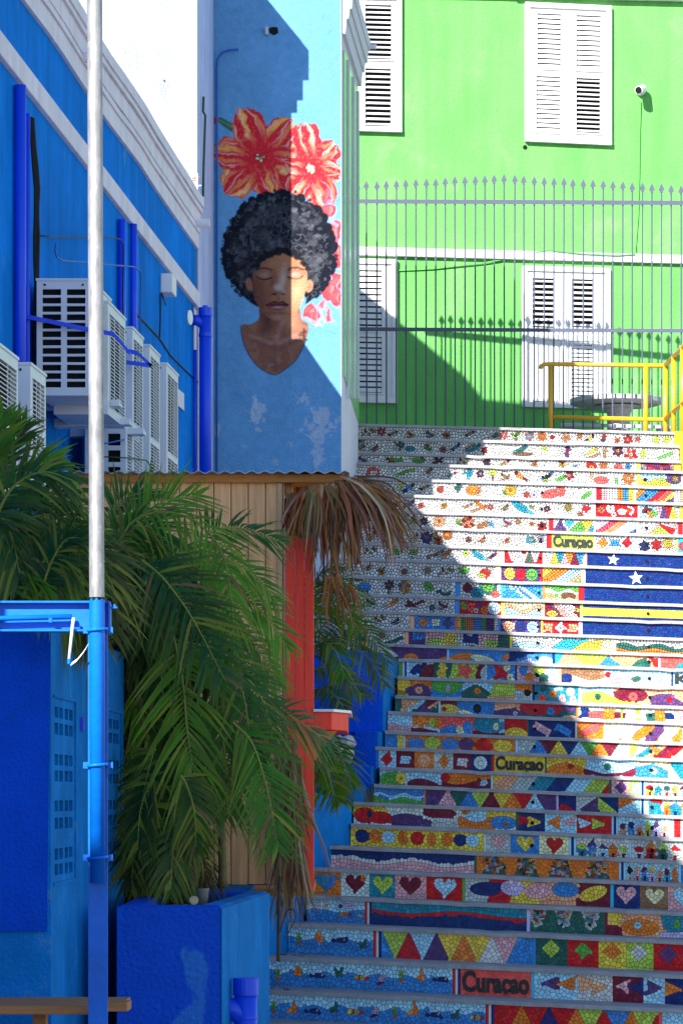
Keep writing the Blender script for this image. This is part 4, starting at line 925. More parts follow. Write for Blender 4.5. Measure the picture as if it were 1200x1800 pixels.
# shelves and brackets below the upper units
for k, (px, py, pw, lab) in enumerate(((80, 702, 150, 'upper white steel shelf carrying the vented AC unit'), (88, 735, 130, 'middle white steel shelf below the vented AC unit'), (104, 752, 122, 'lowest white steel shelf behind the pole'))):
    Y0 = OY(px, .02) + .25 * k; m = MB(); z = zat(py, Y0)
    m.hexa((BWY(Y0, z - .05, .0), BWY(Y0, z - .035, .42), BWY(Y0 + .05, z - .035, .42), BWY(Y0 + .05, z - .05, 0)), (BWY(Y0, z, .0), BWY(Y0, z, .42), BWY(Y0 + .05, z, .42), BWY(Y0 + .05, z, 0)))
    m.hexa((BWY(Y0 + .06, z - .05, .0), BWY(Y0 + .06, z - .035, .42), BWY(Y0 + .11, z - .035, .42), BWY(Y0 + .11, z - .05, 0)), (BWY(Y0 + .06, z - .012, .0), BWY(Y0 + .06, z - .012, .42), BWY(Y0 + .11, z - .012, .42), BWY(Y0 + .11, z - .012, 0)))
    one('wall_shelf', m, M['ac_white'], lab, 'shelf', 'AC shelves on the blue wall', bev=.003)
# blue angle brackets sticking out past the units
def bracket(pts, Y, label):
    m = MB()
    for (a, b) in zip(pts[:-1], pts[1:]):
        p, q = P(a[0], a[1], Y), P(b[0], b[1], Y); h = Vector((0, 0, .022)); d = Vector((0, .02, 0))
        m.hexa((p - h, q - h, q - h + d, p - h + d), (p, q, q + d, p + d))
    return one('angle_bracket', m, M['blue_pipe'], label, 'bracket', 'blue brackets before the AC units')
bracket([(40, 551), (155, 575), (200, 583), (229, 618)], YA - .06, 'blue angle bracket crossing the front of the vented AC unit')
bracket([(205, 610), (240, 616), (266, 639), (222, 633)], OY(233, .34) - .1, 'blue angle bracket in front of the tall AC units')

# ================================================================ white house behind it
YW = 24.17; xw = -1.092; zwE = EYE + 6.62
white = thing('white_house', 'sunlit white house wall rising behind the blue cornice', 'house', (-3, YW + 2, 0))
m = MB()
prof = [(-6.2, 0), (xw, 0), (xw, EYE + 6.55), (-1.5, EYE + 7.20), (-3.4, EYE + 8.6), (-6.2, EYE + 8.6)]
m.prism([(x, YW, z) for x, z in prof], (0, 3.17, 0)); part('wall', m, M['white_wall'], white)
m = MB(); m.face([(xw + .002 + .0, YW + .003, 0), (-1.0226 + .002, 25.45, 0), (-1.0226 + .002, 25.45, EYE + 6.55), (xw + .002, YW + .003, EYE + 6.55)])
m.hexa(((xw - .05, YW + .02, 0), (xw + .006, YW + .02, 0), (-1.02, 25.44, 0), (-1.1, 25.44, 0)), ((xw - .05, YW + .02, EYE + 6.5), (xw + .006, YW + .02, EYE + 6.5), (-1.02, 25.44, EYE + 6.5), (-1.1, 25.44, EYE + 6.5)))
part('return_wall', m, M['shade_white_wall'], white)
m = MB()
for (o, a, b) in ((.03, 6.32, 6.44), (.06, 6.44, 6.62), (.09, 6.62, 6.86)):
    m.box((-1.30, YW - o, EYE + a), (xw + o, YW + 1.2, EYE + b))
part('cornice', m, M['white_trim'], white)
m = MB(); m.prism([(xw + .02, YW - .12, EYE + 6.85), (-3.4, YW - .12, EYE + 8.66), (-3.4, YW - .12, EYE + 8.78), (xw + .02, YW - .12, EYE + 6.95)], (0, 3.3, 0)); part('roof_edge', m, M['roof_tile'], white)
m = MB(); p = P(289, 142, YW); m.tube([p, p + Vector((0, -.006, 0))], .006, 8); part('weep_hole', m, M['dark'], white)
# hose on the return wall
m = MB(); m.tube([P(358, 170, 24.4), P(357, 196, 24.4), P(361, 203, 24.4), P(360, 235, 24.4), P(358, 290, 24.4), P(357, 345, 24.4)], .009, 8)
one('wall_hose', m, mat('dark_green_hose', (.03, .08, .07), .5), 'dark green hose hanging on the pale return wall', 'hose', smooth=True)
# aerial hardware at the cornice end
an = thing('roof_aerial', 'small white aerial with crossbars at the end of the blue cornice', 'aerial', P(349, 345, 24.0))
m = MB(); m.tube([P(347, 352, 24.0), P(347, 305, 24.0)], .005, 8); part('mast', m, M['plastic'], an)
for (a, b) in (((338, 314), (352, 311)), ((336, 317), (346, 318)), ((344, 327), (354, 326))):
    m = MB(); m.tube([P(*a, 24.0), P(*b, 24.0)], .004, 6); part('crossbar', m, M['rust'] if a[1] > 312 and a[1] < 320 else M['plastic'], an)

# ================================================================ mural house
YM = 25.45; zm = EYE + 6.47
mural = thing('mural_house', 'narrow house front painted with a mural of a woman and red flowers', 'house', (-.5, YM + 1, 0))
XF = .1418; YS = 27.34
m = MB(); m.hexa(((-1.03, YM, 0), (0, YM, 0), (XF, YS, 0), (-1.03, YS, 0)), ((-1.03, YM, zm), (0, YM, zm), (XF, YS, zm), (-1.03, YS, zm)))
part('wall', m, M['mural_edge'], mural)
for (o, a, b) in ((.03, 6.10, 6.22), (.055, 6.22, 6.30), (.08, 6.30, 6.40), (.10, 6.40, 6.475)):
    m = MB(); m.hexa(((-.02, YM + .02, EYE + a), (o, YM + .02, EYE + a), (XF + o, YS + .03, EYE + a), (XF, YS + .03, EYE + a)), ((-.02, YM + .02, EYE + b), (o + .01, YM + .02, EYE + b), (XF + o + .01, YS + .03, EYE + b), (XF, YS + .03, EYE + b)))
    part('cornice', m, M['mural_edge'], mural)
m = MB(); m.hexa(((-1.0, YM + .05, zm), (-.05, YM + .05, zm), (XF - .05, YS, zm), (-1.0, YS, zm)), ((-1.0, YM + .05, zm + .28), (-.05, YM + .05, zm + .28), (XF - .05, YS, zm + .28), (-1.0, YS, zm + .28))); part('parapet', m, M['white_wall'], mural)
m = MB(); a = P(642, 82, YS - .03); m.tube([a, a + Vector((.09, -.04, -.01))], .02, 10); part('rain_spout', m, M['white_trim'], mural)
# glazed side wall with a leaning white base
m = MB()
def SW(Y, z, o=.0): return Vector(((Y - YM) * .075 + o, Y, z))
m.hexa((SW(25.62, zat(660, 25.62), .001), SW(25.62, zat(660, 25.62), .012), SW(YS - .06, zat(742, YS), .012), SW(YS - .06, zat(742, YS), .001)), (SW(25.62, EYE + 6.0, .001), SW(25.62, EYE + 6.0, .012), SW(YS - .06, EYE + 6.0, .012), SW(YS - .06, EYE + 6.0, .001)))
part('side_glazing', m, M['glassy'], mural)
for Yk in (25.9, 26.5, 27.05):
    m = MB(); m.hexa((SW(Yk, zat(700, Yk), .013), SW(Yk, zat(700, Yk), .03), SW(Yk + .04, zat(700, Yk), .03), SW(Yk + .04, zat(700, Yk), .013)), (SW(Yk, EYE + 5.99, .013), SW(Yk, EYE + 5.99, .03), SW(Yk + .04, EYE + 5.99, .03), SW(Yk + .04, EYE + 5.99, .013)))
    part('mullion', m, M['mural_edge'], mural)

# ---- the painting: a fine sheet of painted plaster, one colour per vertex
def paint():
    x0, x1, y0, y1 = 376.0, 603.0, -26.0, 860.0
    nx, ny = 226, 720
    gx = np.linspace(x0, x1, nx); gy = np.linspace(y0, y1, ny)
    X, Yp = np.meshgrid(gx, gy)
    rs = np.random.RandomState(4)
    def vnoise(sx, sy, seed):
        r = np.random.RandomState(seed); w, h = int((x1 - x0) / sx) + 3, int((y1 - y0) / sy) + 3
        g_ = r.rand(h, w); u = (X - x0) / sx; v = (Yp - y0) / sy
        i, j = u.astype(int), v.astype(int); a, b = u - i, v - j
        a = a * a * (3 - 2 * a); b = b * b * (3 - 2 * b)
        return (g_[j, i] * (1 - a) + g_[j, i + 1] * a) * (1 - b) + (g_[j + 1, i] * (1 - a) + g_[j + 1, i + 1] * a) * b
    n1 = vnoise(14, 14, 1) * .6 + vnoise(6, 6, 2) * .4
    w1 = vnoise(11, 11, 41) * .65 + vnoise(5, 5, 43) * .35; w2 = vnoise(11, 11, 42) * .65 + vnoise(5, 5, 44) * .35; n2 = vnoise(3.2, 3.2, 3); n3 = vnoise(40, 60, 5)
    C = np.empty(X.shape + (3,))
    C[:] = (.115, .295, .53)
    C *= (.88 + .16 * n3 + .10 * n1)[..., None]
    def blend(mask, col, al=1.0):
        a = np.clip(mask * al, 0, 1)[..., None]; C[:] = C * (1 - a) + np.asarray(col) * a
    def sm(d, w=1.0): return np.clip(.5 - d / (2 * w), 0, 1)       # signed distance -> soft mask
    def ell(cx, cy, rx, ry, rot=0.0, w=1.0, wob=0.0):
        c, s = math.cos(rot), math.sin(rot); Xa = X + wob * (w1 - .5); Ya = Yp + wob * (w2 - .5); u = (Xa - cx) * c + (Ya - cy) * s; v = -(Xa - cx) * s + (Ya - cy) * c
        return sm((np.sqrt((u / rx) ** 2 + (v / ry) ** 2) - 1) * min(rx, ry), w)
    def pol(pts, w=1.0):
        ins = np.zeros(X.shape, bool); d = np.full(X.shape, 1e9)
        for k in range(len(pts)):
            ax, ay = pts[k - 1]; bx, by = pts[k]
            cond = (ay > Yp) != (by > Yp)
            with np.errstate(divide='ignore', invalid='ignore'):
                xi = (bx - ax) * (Yp - ay) / ((by - ay) if by != ay else 1e-9) + ax
            ins ^= cond & (X < xi)
            L2 = (bx - ax) ** 2 + (by - ay) ** 2 + 1e-9
            t = np.clip(((X - ax) * (bx - ax) + (Yp - ay) * (by - ay)) / L2, 0, 1)
            d = np.minimum(d, np.hypot(X - ax - t * (bx - ax), Yp - ay - t * (by - ay)))
        return sm(np.where(ins, -d, d), w)
    def line(pts, w, soft=.8):
        d = np.full(X.shape, 1e9)
        for (ax, ay), (bx, by) in zip(pts[:-1], pts[1:]):
            L2 = (bx - ax) ** 2 + (by - ay) ** 2 + 1e-9
            t = np.clip(((X - ax) * (bx - ax) + (Yp - ay) * (by - ay)) / L2, 0, 1)
            d = np.minimum(d, np.hypot(X - ax - t * (bx - ax), Yp - ay - t * (by - ay)))
        return sm(d - w, soft)
    def smooth(pts, n=6):
        o = []; m_ = len(pts)
        for k in range(m_):
            p0, p1, p2, p3 = pts[k - 1], pts[k], pts[(k + 1) % m_], pts[(k + 2) % m_]
            for q in range(n):
                t = q / n; o.append(tuple(.5 * (2 * p1[e] + (p2[e] - p0[e]) * t + (2 * p0[e] - 5 * p1[e] + 4 * p2[e] - p3[e]) * t * t + (3 * p1[e] - p0[e] - 3 * p2[e] + p3[e]) * t ** 3) for e in (0, 1)))
        return o
    # stem
    blend(pol([(378, 208), (388, 206), (424, 226), (420, 240), (392, 222)]), (.03, .13, .09)); blend(line([(384, 210), (420, 230)], 1.0), (.16, .32, .10), .8)
    blend(ell(379, 212, 5, 7), (.55, .02, .04))
    for k in range(5): blend(line([(380, 255 + 6 * k), (398, 262 + 7 * k)], .7), (.10, .25, .25), .6)
    # ---- big blossoms
    def petal(cx, cy, ang, Ln, Wd, seed, warm):
        c, s = math.cos(ang), math.sin(ang); Xa = X + 9 * (w1 - .5); Ya = Yp + 9 * (w2 - .5); u = ((Xa - cx) * c + (Ya - cy) * s) / Ln; v = (-(Xa - cx) * s + (Ya - cy) * c)
        r = np.random.RandomState(seed)
        prof_ = np.where(u > 0, np.clip(u, 0, 1.2) ** .75 * np.sqrt(np.clip(1.06 - u, 0, 2)) * 1.62, 0)
        ruf = 1 + .07 * np.sin(v * .5 + seed) + .10 * (n1 - .5)
        d = np.abs(v) - Wd * prof_ * ruf
        mask = np.where((u > 0) & (u < 1.06 * ruf), sm(d, 1.2), 0)
        vv = v / (Wd * (prof_ + .15))
        blend(mask, (.58, .022, .035))
        st = .5 + .5 * np.sin(vv * (8.5 + r.rand() * 3) + r.rand() * 6 + 1.5 * np.sin(u * 4 + seed))
        st = np.clip((st - .62) * 3.0, 0, 1) * np.clip((u - .22) * 3, 0, 1)
        blend(mask * st, (.74, .20 + .06 * warm, .10), .7)
        st2 = np.clip((np.sin(vv * 5 + seed * 2.1) - .68) * 3.5, 0, 1) * np.clip((u - .35) * 3, 0, 1)
        blend(mask * st2, (.80, .46 if warm else .36, .10 if warm else .26), .8)
        st3 = np.clip((np.sin(vv * 11 + seed * 1.3 + u * 2) - .8) * 5, 0, 1) * np.clip((u - .3) * 3, 0, 1)
        blend(mask * st3, (.70, .50, .48), .55)
        edge = np.where(mask > .4, np.clip((np.abs(d) < 2.2) * 1.0, 0, 1), 0); blend(edge, (.40, .015, .04), .5)
        blend(mask * (n2 > .72), (.66, .10, .06), .5)
    f1 = (457, 278)
    for k, (ax, ln, wd) in enumerate(((-.80, 84, 44), (.25, 74, 42), (1.28, 66, 38), (2.35, 80, 42), (3.30, 78, 38), (-1.92, 88, 40))):
        petal(f1[0], f1[1], ax, ln, wd, 11 + k, 1.0)
    f2 = (546, 297)
    for k, (ax, ln, wd) in enumerate(((-.75, 60, 32), (.15, 52, 30), (1.15, 70, 36), (2.25, 60, 34), (3.5, 44, 28), (-1.70, 78, 36))):
        petal(f2[0], f2[1], ax, ln, wd, 31 + k, .0)
    for (cx, cy), lt in ((f1, 0), (f2, 1)):
        blend(ell(cx, cy, 13, 13, 0, 6), (.50, .02, .03), .9)
        r = np.random.RandomState(9 + lt)
        for _ in range(22):
            a, q = r.rand() * 6.28, r.rand() * 8
            blend(ell(cx + q * math.cos(a), cy + q * math.sin(a), 1.7, 1.7), ((.05, .06, .05) if not lt and r.rand() < .7 else (.75, .62, .40)), .95)
    # ---- small blossoms at the right-hand edge
    for (cx, cy, rx, ry, ro) in ((574, 345, 7, 14, .2), (577, 371, 13, 12, 0), (588, 410, 12, 24, .1), (592, 445, 10, 26, -.1), (590, 498, 14, 18, .4), (579, 512, 14, 15, 0), (592, 525, 11, 14, 0), (578, 553, 4, 13, -.4), (566, 535, 6, 9, .5), (545, 548, 14, 13, .3), (553, 556, 8, 11, .2)):
        blend(ell(cx + 2, cy + 2, rx + 2, ry + 2, ro, 2, 10), (.32, .30, .58), .45)
        blend(ell(cx, cy, rx, ry, ro, 1.2, 12) , (.62, .045, .06))
        blend(ell(cx - rx * .2, cy - ry * .2, rx * .5, ry * .5, ro + .3, 4, 12), (.72, .14, .13), .5)
        blend(ell(cx + rx * .3, cy, rx * .15, ry * .6, ro, 1, 10), (.78, .36, .34), .4); blend(ell(cx - rx * .3, cy + 2, rx * .12, ry * .5, ro + .4, 1, 10), (.42, .02, .05), .5)
    for (a, b) in (((545, 563), (566, 572)), ((556, 574), (560, 562)), ((560, 540), (570, 566)), ((582, 390), (592, 396))): blend(line([a, b], 3), (.30, .28, .58), .7)
    # ---- hair
    r = np.random.RandomState(21)
    hair = np.zeros(X.shape)
    cx0, cy0 = 491, 446
    for k in range(150):
        a = k / 150 * 2 * math.pi; rx = 92 + r.uniform(-5, 5); ry = (103 if math.sin(a) < 0 else 92) + r.uniform(-5, 5)
        if .9 < a < 2.25: continue
        px_, py_ = cx0 + rx * math.cos(a), cy0 + ry * math.sin(a)
        q = r.uniform(4.5, 9); hair = np.maximum(hair, ell(px_, py_, q, q))
    hair = np.maximum(hair, ell(cx0, cy0, 92, 103 , 0) * (Yp < 545))
    for k in range(260):
        a = r.rand() * 2 * math.pi
        if .9 < a < 2.25: continue
        q = r.uniform(.98, 1.10); px_, py_ = cx0 + 93 * q * math.cos(a), cy0 + (103 if math.sin(a) < 0 else 92) * q * math.sin(a); e_ = r.uniform(1.2, 3.6); hair = np.maximum(hair, ell(px_, py_, e_, e_) * .9)
    hair *= 1 - pol([(452, 548), (460, 522), (480, 500), (520, 500), (538, 525), (532, 560), (600, 640), (400, 640)], 2)
    blend(hair, (.010, .012, .020)); big = vnoise(22, 22, 51)
    for k in range(70):
        a = r.rand() * 2 * math.pi; q = math.sqrt(r.rand()) * .85; v = r.uniform(.03, .075)
        blend(ell(cx0 + 92 * q * math.cos(a), cy0 - 6 + 98 * q * math.sin(a), r.uniform(7, 13), r.uniform(6, 10), r.rand() * 3, 6, 14) * (hair > .5), (v, v * 1.05, v * 1.25), .6)
    for k in range(620):
        a = r.rand() * 2 * math.pi; q = math.sqrt(r.rand()); px_, py_ = cx0 + 92 * q * math.cos(a), cy0 - 3 + 100 * q * math.sin(a)
        v = r.rand(); sz = r.uniform(2.2, 5.2)
        lum = .015 + .075 * v * v + (.05 if (-60 < px_ - cx0 < 85 and py_ < 470) else 0) * r.rand()
        col = (lum * 1.0, lum * 1.05, lum * 1.25)
        bi = big[min(ny - 1, max(0, int((py_ - y0) / (y1 - y0) * ny))), min(nx - 1, max(0, int((px_ - x0) / (x1 - x0) * nx)))]
        if bi < .42 or r.rand() < .25: col = (.008, .009, .014)
        ro = r.rand() * 3.14
        blend(ell(px_, py_, sz, sz * .62, ro, 1.2) * (hair > .5), col, .65)
        if v > .55:
            aa = r.rand() * 6.28; pts = [(px_ + sz * 1.1 * math.cos(aa + t), py_ + sz * 1.1 * math.sin(aa + t)) for t in np.linspace(0, 2.4, 5)]
            blend(line(pts, .7) * (hair > .5), (.13, .14, .18), .42)
    # ---- neck and chest
    chest = smooth([(424, 573), (440, 570), (455, 560), (456, 540), (470, 535), (520, 535), (527, 545), (530, 562), (542, 571), (538, 596), (522, 630), (500, 650), (482, 659), (458, 648), (440, 628), (428, 602)])
    cm = pol(chest, 1.0); blend(cm, (.20, .082, .055))
    blend(cm * (n1 > .55), (.30, .15, .11), .35)
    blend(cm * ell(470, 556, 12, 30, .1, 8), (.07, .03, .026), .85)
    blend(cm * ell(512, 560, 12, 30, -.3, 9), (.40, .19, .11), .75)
    for (a, b, w_) in (((440, 590), (478, 604), 3), ((524, 588), (488, 604), 3), ((498, 560), (484, 600), 3)): blend(cm * line([a, b], w_, 4), (.36, .22, .18), .45)
    for (a, b) in (((446, 598), (476, 612)), ((526, 597), (492, 612)), ((484, 606), (483, 650))): blend(cm * line([a, b], 2.5, 4), (.11, .05, .05), .6)
    blend(line(chest[54:] + chest[:1], 1.1), (.02, .06, .12), .85)
    # ---- ears, face
    blend(ell(438, 500, 6, 11, -.2, 1.2), (.24, .10, .065)); blend(ell(543, 503, 7, 11, .2, 1.2), (.42, .21, .12)); blend(ell(544, 504, 3, 6, .2, 2), (.25, .10, .06), .7)
    face = smooth([(446, 478), (458, 464), (470, 450), (486, 442), (506, 449), (526, 456), (538, 472), (539, 498), (533, 524), (524, 545), (508, 558), (490, 564), (474, 560), (460, 547), (450, 530), (444, 506)])
    fm = pol(face, 1.2)
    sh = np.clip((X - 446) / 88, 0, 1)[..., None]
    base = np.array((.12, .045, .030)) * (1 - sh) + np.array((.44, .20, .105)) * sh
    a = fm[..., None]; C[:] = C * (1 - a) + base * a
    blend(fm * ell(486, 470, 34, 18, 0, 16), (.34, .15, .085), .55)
    blend(fm * ell(497, 492, 5.5, 20, .12, 4), (.44, .34, .30), .75)           # bridge of the nose
    blend(fm * ell(479, 495, 4, 17, .18, 4), (.12, .045, .035), .7)
    for (ex, ey, L_, li) in ((464, 485, 1, .25), (519, 484, -1, .44)):
        blend(fm * ell(ex, ey - 3, 15, 9, .05 * L_, 4), (.16, .065, .05), .55)
        blend(fm * ell(ex, ey - 1, 10.5, 6, .05 * L_, 3), (li, li * .52, li * .38), .95)
        blend(fm * ell(ex + 2 * L_, ey - 2, 4.5, 3, 0, 2), (li * 1.12, li * .68, li * .52), .6)
        pts = [(ex - 13, ey + 2 - L_), (ex - 6, ey + 5.5), (ex + 2, ey + 6.5), (ex + 8, ey + 5.5), (ex + 13, ey + 2 + L_)]
        blend(line(pts, 1.25), (.02, .012, .012), .95)
        blend(line([(ex - 14 + 2 * (L_ < 0), ey - 10), (ex - 6, ey - 13.5), (ex + 4, ey - 13.5), (ex + 14, ey - 10)], 1.5, 1.2), (.03, .015, .012), .85)
    blend(fm * ell(488, 509, 15, 9, 0, 3), (.20, .085, .055), .8)              # nose tip and wings
    blend(fm * ell(490, 505, 8, 6, 0, 3), (.46, .37, .34), .75); blend(fm * ell(499, 512, 4, 4, 0, 2), (.42, .30, .25), .6)
    blend(fm * ell(477, 510, 4, 4, 0, 2), (.24, .10, .07), .7)
    blend(fm * ell(482, 517, 4.5, 2, 0, 1.2), (.03, .014, .012), .9); blend(fm * ell(497, 517, 4, 1.8, 0, 1.2), (.05, .02, .015), .8)
    blend(fm * ell(489, 525, 3, 5, 0, 2), (.15, .06, .045), .6)
    lip = smooth([(467, 536), (476, 531), (484, 529), (490, 531), (497, 529), (504, 533), (508, 535), (500, 543), (488, 545.5), (476, 543)])
    blend(pol(lip, .9), (.105, .024, .024)); blend(ell(490, 540.5, 12, 2.6, 0, 1.5), (.36, .17, .16), .9); blend(ell(488, 534, 9, 1.4, 0, 1.2), (.17, .05, .045), .7)
    blend(line([(468, 536), (480, 537), (490, 536), (507, 535.5)], .7), (.015, .006, .006), .9)
    blend(fm * ell(489, 551, 16, 3, 0, 2.5), (.10, .04, .035), .6)
    blend(fm * ell(490, 557, 12, 4, 0, 3), (.30, .17, .12), .5)
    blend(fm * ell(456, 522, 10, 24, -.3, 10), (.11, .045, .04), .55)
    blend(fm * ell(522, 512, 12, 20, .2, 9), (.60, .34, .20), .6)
    # loose curls over the forehead
    for k in range(46):
        t = k / 45; px_ = 446 + 94 * t; py_ = 462 - 18 * math.sin(math.pi * t) + r.uniform(-7, 3) + (8 if t < .12 or t > .9 else 0)
        blend(ell(px_, py_, r.uniform(3, 5.5), r.uniform(3, 5)), (.012, .012, .016), .9)
    # ---- worn plaster at the bottom
    wr = vnoise(26, 30, 31) * .5 + vnoise(9, 9, 32) * .32 + vnoise(3.5, 3.5, 33) * .18
    wmask = np.maximum(ell(548, 738, 40, 52, .3, 30), np.maximum(ell(440, 725, 34, 30, 0, 26) * .9, ell(395, 790, 26, 45, 0, 26) * .85))
    wmask = np.maximum(wmask, ell(535, 810, 40, 30, 0, 26) * .8)
    blend(np.clip((wr + wmask * .40 - .80) * 9, 0, 1) * (Yp > 660), (.34, .44, .58), .95)
    blend(np.clip((wr - .70) * 8, 0, 1) * (Yp > 640), (.10, .28, .46), .5)
    # faint pencil line of the shirt
    blend(line([(390, 590), (410, 578), (424, 573)], .6), (.05, .20, .40), .5); blend(line([(545, 572), (570, 580), (592, 588)], .6), (.06, .22, .42), .6)
    blend((n2 > .9) * 1.0, (.10, .30, .52), .12)
    rightfade = np.clip((X - 598.5) / 2.0, 0, 1); blend(rightfade, (.62, .66, .74))
    return gx, gy, C
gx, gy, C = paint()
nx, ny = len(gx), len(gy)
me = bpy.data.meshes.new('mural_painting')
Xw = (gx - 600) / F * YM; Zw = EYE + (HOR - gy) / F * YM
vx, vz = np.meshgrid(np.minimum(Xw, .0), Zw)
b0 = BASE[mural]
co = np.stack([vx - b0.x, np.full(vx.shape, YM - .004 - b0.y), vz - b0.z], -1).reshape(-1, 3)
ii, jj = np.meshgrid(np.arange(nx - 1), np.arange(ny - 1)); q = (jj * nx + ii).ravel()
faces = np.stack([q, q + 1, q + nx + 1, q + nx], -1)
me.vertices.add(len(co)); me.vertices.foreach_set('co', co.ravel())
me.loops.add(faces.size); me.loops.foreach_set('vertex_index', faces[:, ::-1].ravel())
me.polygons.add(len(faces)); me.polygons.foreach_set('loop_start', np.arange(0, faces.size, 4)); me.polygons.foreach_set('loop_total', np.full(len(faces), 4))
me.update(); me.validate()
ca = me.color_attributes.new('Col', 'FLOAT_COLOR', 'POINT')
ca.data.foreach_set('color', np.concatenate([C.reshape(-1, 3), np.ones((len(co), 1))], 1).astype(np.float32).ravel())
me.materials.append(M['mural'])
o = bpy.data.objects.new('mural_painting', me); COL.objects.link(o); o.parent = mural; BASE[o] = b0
o['label'] = 'painted woman with closed eyes, dark curly hair and red flowers'
# bits on the mural wall
m = MB(); m.tube([P(381, 860, YM - .03), P(381, 120, YM - .03), P(382, 104, YM - .03), P(390, 93, YM - .03), P(402, 88, YM - .03), P(419, 87, YM - .02)], .008, 8)
one('wall_conduit', m, M['cable_blue'], 'thin conduit along the left edge of the mural, hooked over at its top', 'conduit', smooth=True)
m = MB(); c = P(481, 54, YM - .006); m.prism([P(472, 50, YM - .006), P(480, 47, YM - .006), P(488, 48, YM - .006), P(489, 58, YM - .006), P(482, 62, YM - .006), P(474, 58, YM - .006)], (0, .004, 0)); part('wall_hole', m, M['dark'], mural)
m = MB(); m.box(P(466, 60, YM - .05), P(472, 49, YM - .004)); part('broken_bracket', m, M['grey_stone'], mural)

# ================================================================ green house
GM = .12
def G(px, py, off=0.0):
    a = (px - 600) / F; Y = (31.5 - GM * .6) / (1 - GM * a); n = Vector((GM, -1, 0)).normalized()
    p = P(px, py, Y); return p + n * off
GN = Vector((GM, -1, 0)).normalized(); GU = Vector((1, GM, 0)).normalized(); GROT = math.atan2(GM, 1)
green = thing('green_house', 'bright green house with white louvred windows above the stairs', 'house', G(900, 752) * 1.0)
m = MB(); a = Vector((-3, 31.5 + GM * -3.6, 0)); b = Vector((9, 31.5 + GM * 8.4, 0)); up = Vector((0, 0, 9.6)); d = Vector((0, 6, 0))
m.hexa((a, b, b + d, a + d), (a + up, b + up, b + d + up, a + d + up)); part('wall', m, M['green'], green)
def gq(mb, x0, y0, x1, y1, o0, o1, t=.03):
    """box on the green wall given by photo corners (x0,y0 top left), t = slope of its horizontals"""
    s0 = 0; s1 = t * (x1 - x0)
    mb.hexa((G(x0, y1 + s0, o0), G(x1, y1 + s1, o0), G(x1, y1 + s1, o1), G(x0, y1 + s0, o1)), (G(x0, y0 + s0, o0), G(x1, y0 + s1, o0), G(x1, y0 + s1, o1), G(x0, y0 + s0, o1)))
m = MB(); gq(m, 560, 433, 1260, 448, .0, .05, .026); part('moulding', m, M['white_trim'], green, bev=.008)
m = MB(); gq(m, 900, -22, 1260, -3, .0, .08, .022); gq(m, 560, -30, 900, -14, 0, .08, .022); part('eaves_moulding', m, M['white_trim'], green, bev=.01)
SLAT = {}
def slat_mesh(L, hgt, th):
    k = (round(L, 3), round(hgt, 3))
    if k not in SLAT:
        s = MB(); s.box((-L / 2, -th / 2, -hgt / 2), (L / 2, th / 2, hgt / 2)); SLAT[k] = mesh_of('slat', s, Vector((0, 0, 0)), M['win_white'], False)
    return SLAT[k]
def window(label, x0, y0, x1, y1, t, leaves, frame=.035, sill=True):
    """leaves: list of (xa, ya, xb, yb, n, open_angle) louvre fields"""
    Wn = None
    m = MB(); fw = 9
    gq(m, x0, y0, x1, y0 + fw, .0, .05, t); gq(m, x0, y1 - fw + t * 0, x1, y1, .0, .055 if sill else .05, t)
    gq(m, x0, y0 + fw, x0 + fw, y1 - fw, 0, .05, t)
    dy = t * (x1 - x0 - fw); gq(m, x1 - fw, y0 + fw + dy, x1, y1 - fw + dy, 0, .05, t)
    w = part('window', m, M['win_white'], green, bev=.004, label=label)
    # leaf boards with openings cut round each louvre field
    m = MB(); xs = sorted(set([x0 + fw, x1 - fw] + [l[0] for l in leaves] + [l[2] for l in leaves])); ys = sorted(set([y0 + fw, y1 - fw] + [l[1] for l in leaves] + [l[3] for l in leaves]))
    for i in range(len(xs) - 1):
        for j in range(len(ys) - 1):
            cx, cy = (xs[i] + xs[i + 1]) / 2, (ys[j] + ys[j + 1]) / 2
            if any(l[0] < cx < l[2] and l[1] < cy < l[3] for l in leaves): continue
            s = t * (xs[i] - x0); gq(m, xs[i], ys[j] + s, xs[i + 1], ys[j + 1] + s, .006, .028, t)
    part('shutter_board', m, M['win_white'], w)
    bk = MB(); gq(bk, x0 + 2, y0 + 2, x1 - 2, y1 - 2, .001, .005, t); part('dark_opening', bk, M['dark'], w)
    for (xa, ya, xb, yb, n, an) in leaves:
        s = t * (xa - x0)
        # raised rim of the field
        rm = MB(); r_ = 2.6
        for q in ((xa - r_, ya - r_, xb + r_, ya), (xa - r_, yb, xb + r_, yb + r_), (xa - r_, ya, xa, yb), (xb, ya, xb + r_, yb)):
            gq(rm, q[0], q[1] + t * (q[0] - x0), q[2], q[3] + t * (q[0] - x0), .028, .042, t)
        part('louvre_rim', rm, M['win_white'], w, bev=.002)
        A, B_ = G(xa, ya + s), G(xb, ya + s + t * (xb - xa)); L = (B_ - A).length - .004
        hp = (G(xa, ya).z - G(xa, yb).z) / n
        for k in range(n):
            cpt = (G((xa + xb) / 2, ya + s + t * (xb - xa) / 2 + (k + .5) * (yb - ya) / n, .022))
            tilt = math.atan2((B_ - A).z, math.hypot((B_ - A).x, (B_ - A).y))
            so_ = inst('slat', slat_mesh(L, hp * (.74 if an < .5 else .55), .007), w, cpt, (-an + random.uniform(-.05, .05), -tilt, GROT))
    return w
window('upper window half hidden behind the mural house', 596, -10, 705, 231, .028, [(641, 8, 687, 104, 11, .75), (641, 120, 686, 222 , 11, .75)])
w2 = window('upper double window with one open louvre field', 921, 5, 1073, 250, .045, [(943, 24, 984, 120, 11, .22), (1011, 24, 1054, 120, 11, .22), (941, 134, 983, 232, 12, .22), (1011, 134, 1053, 230, 12, .80)])
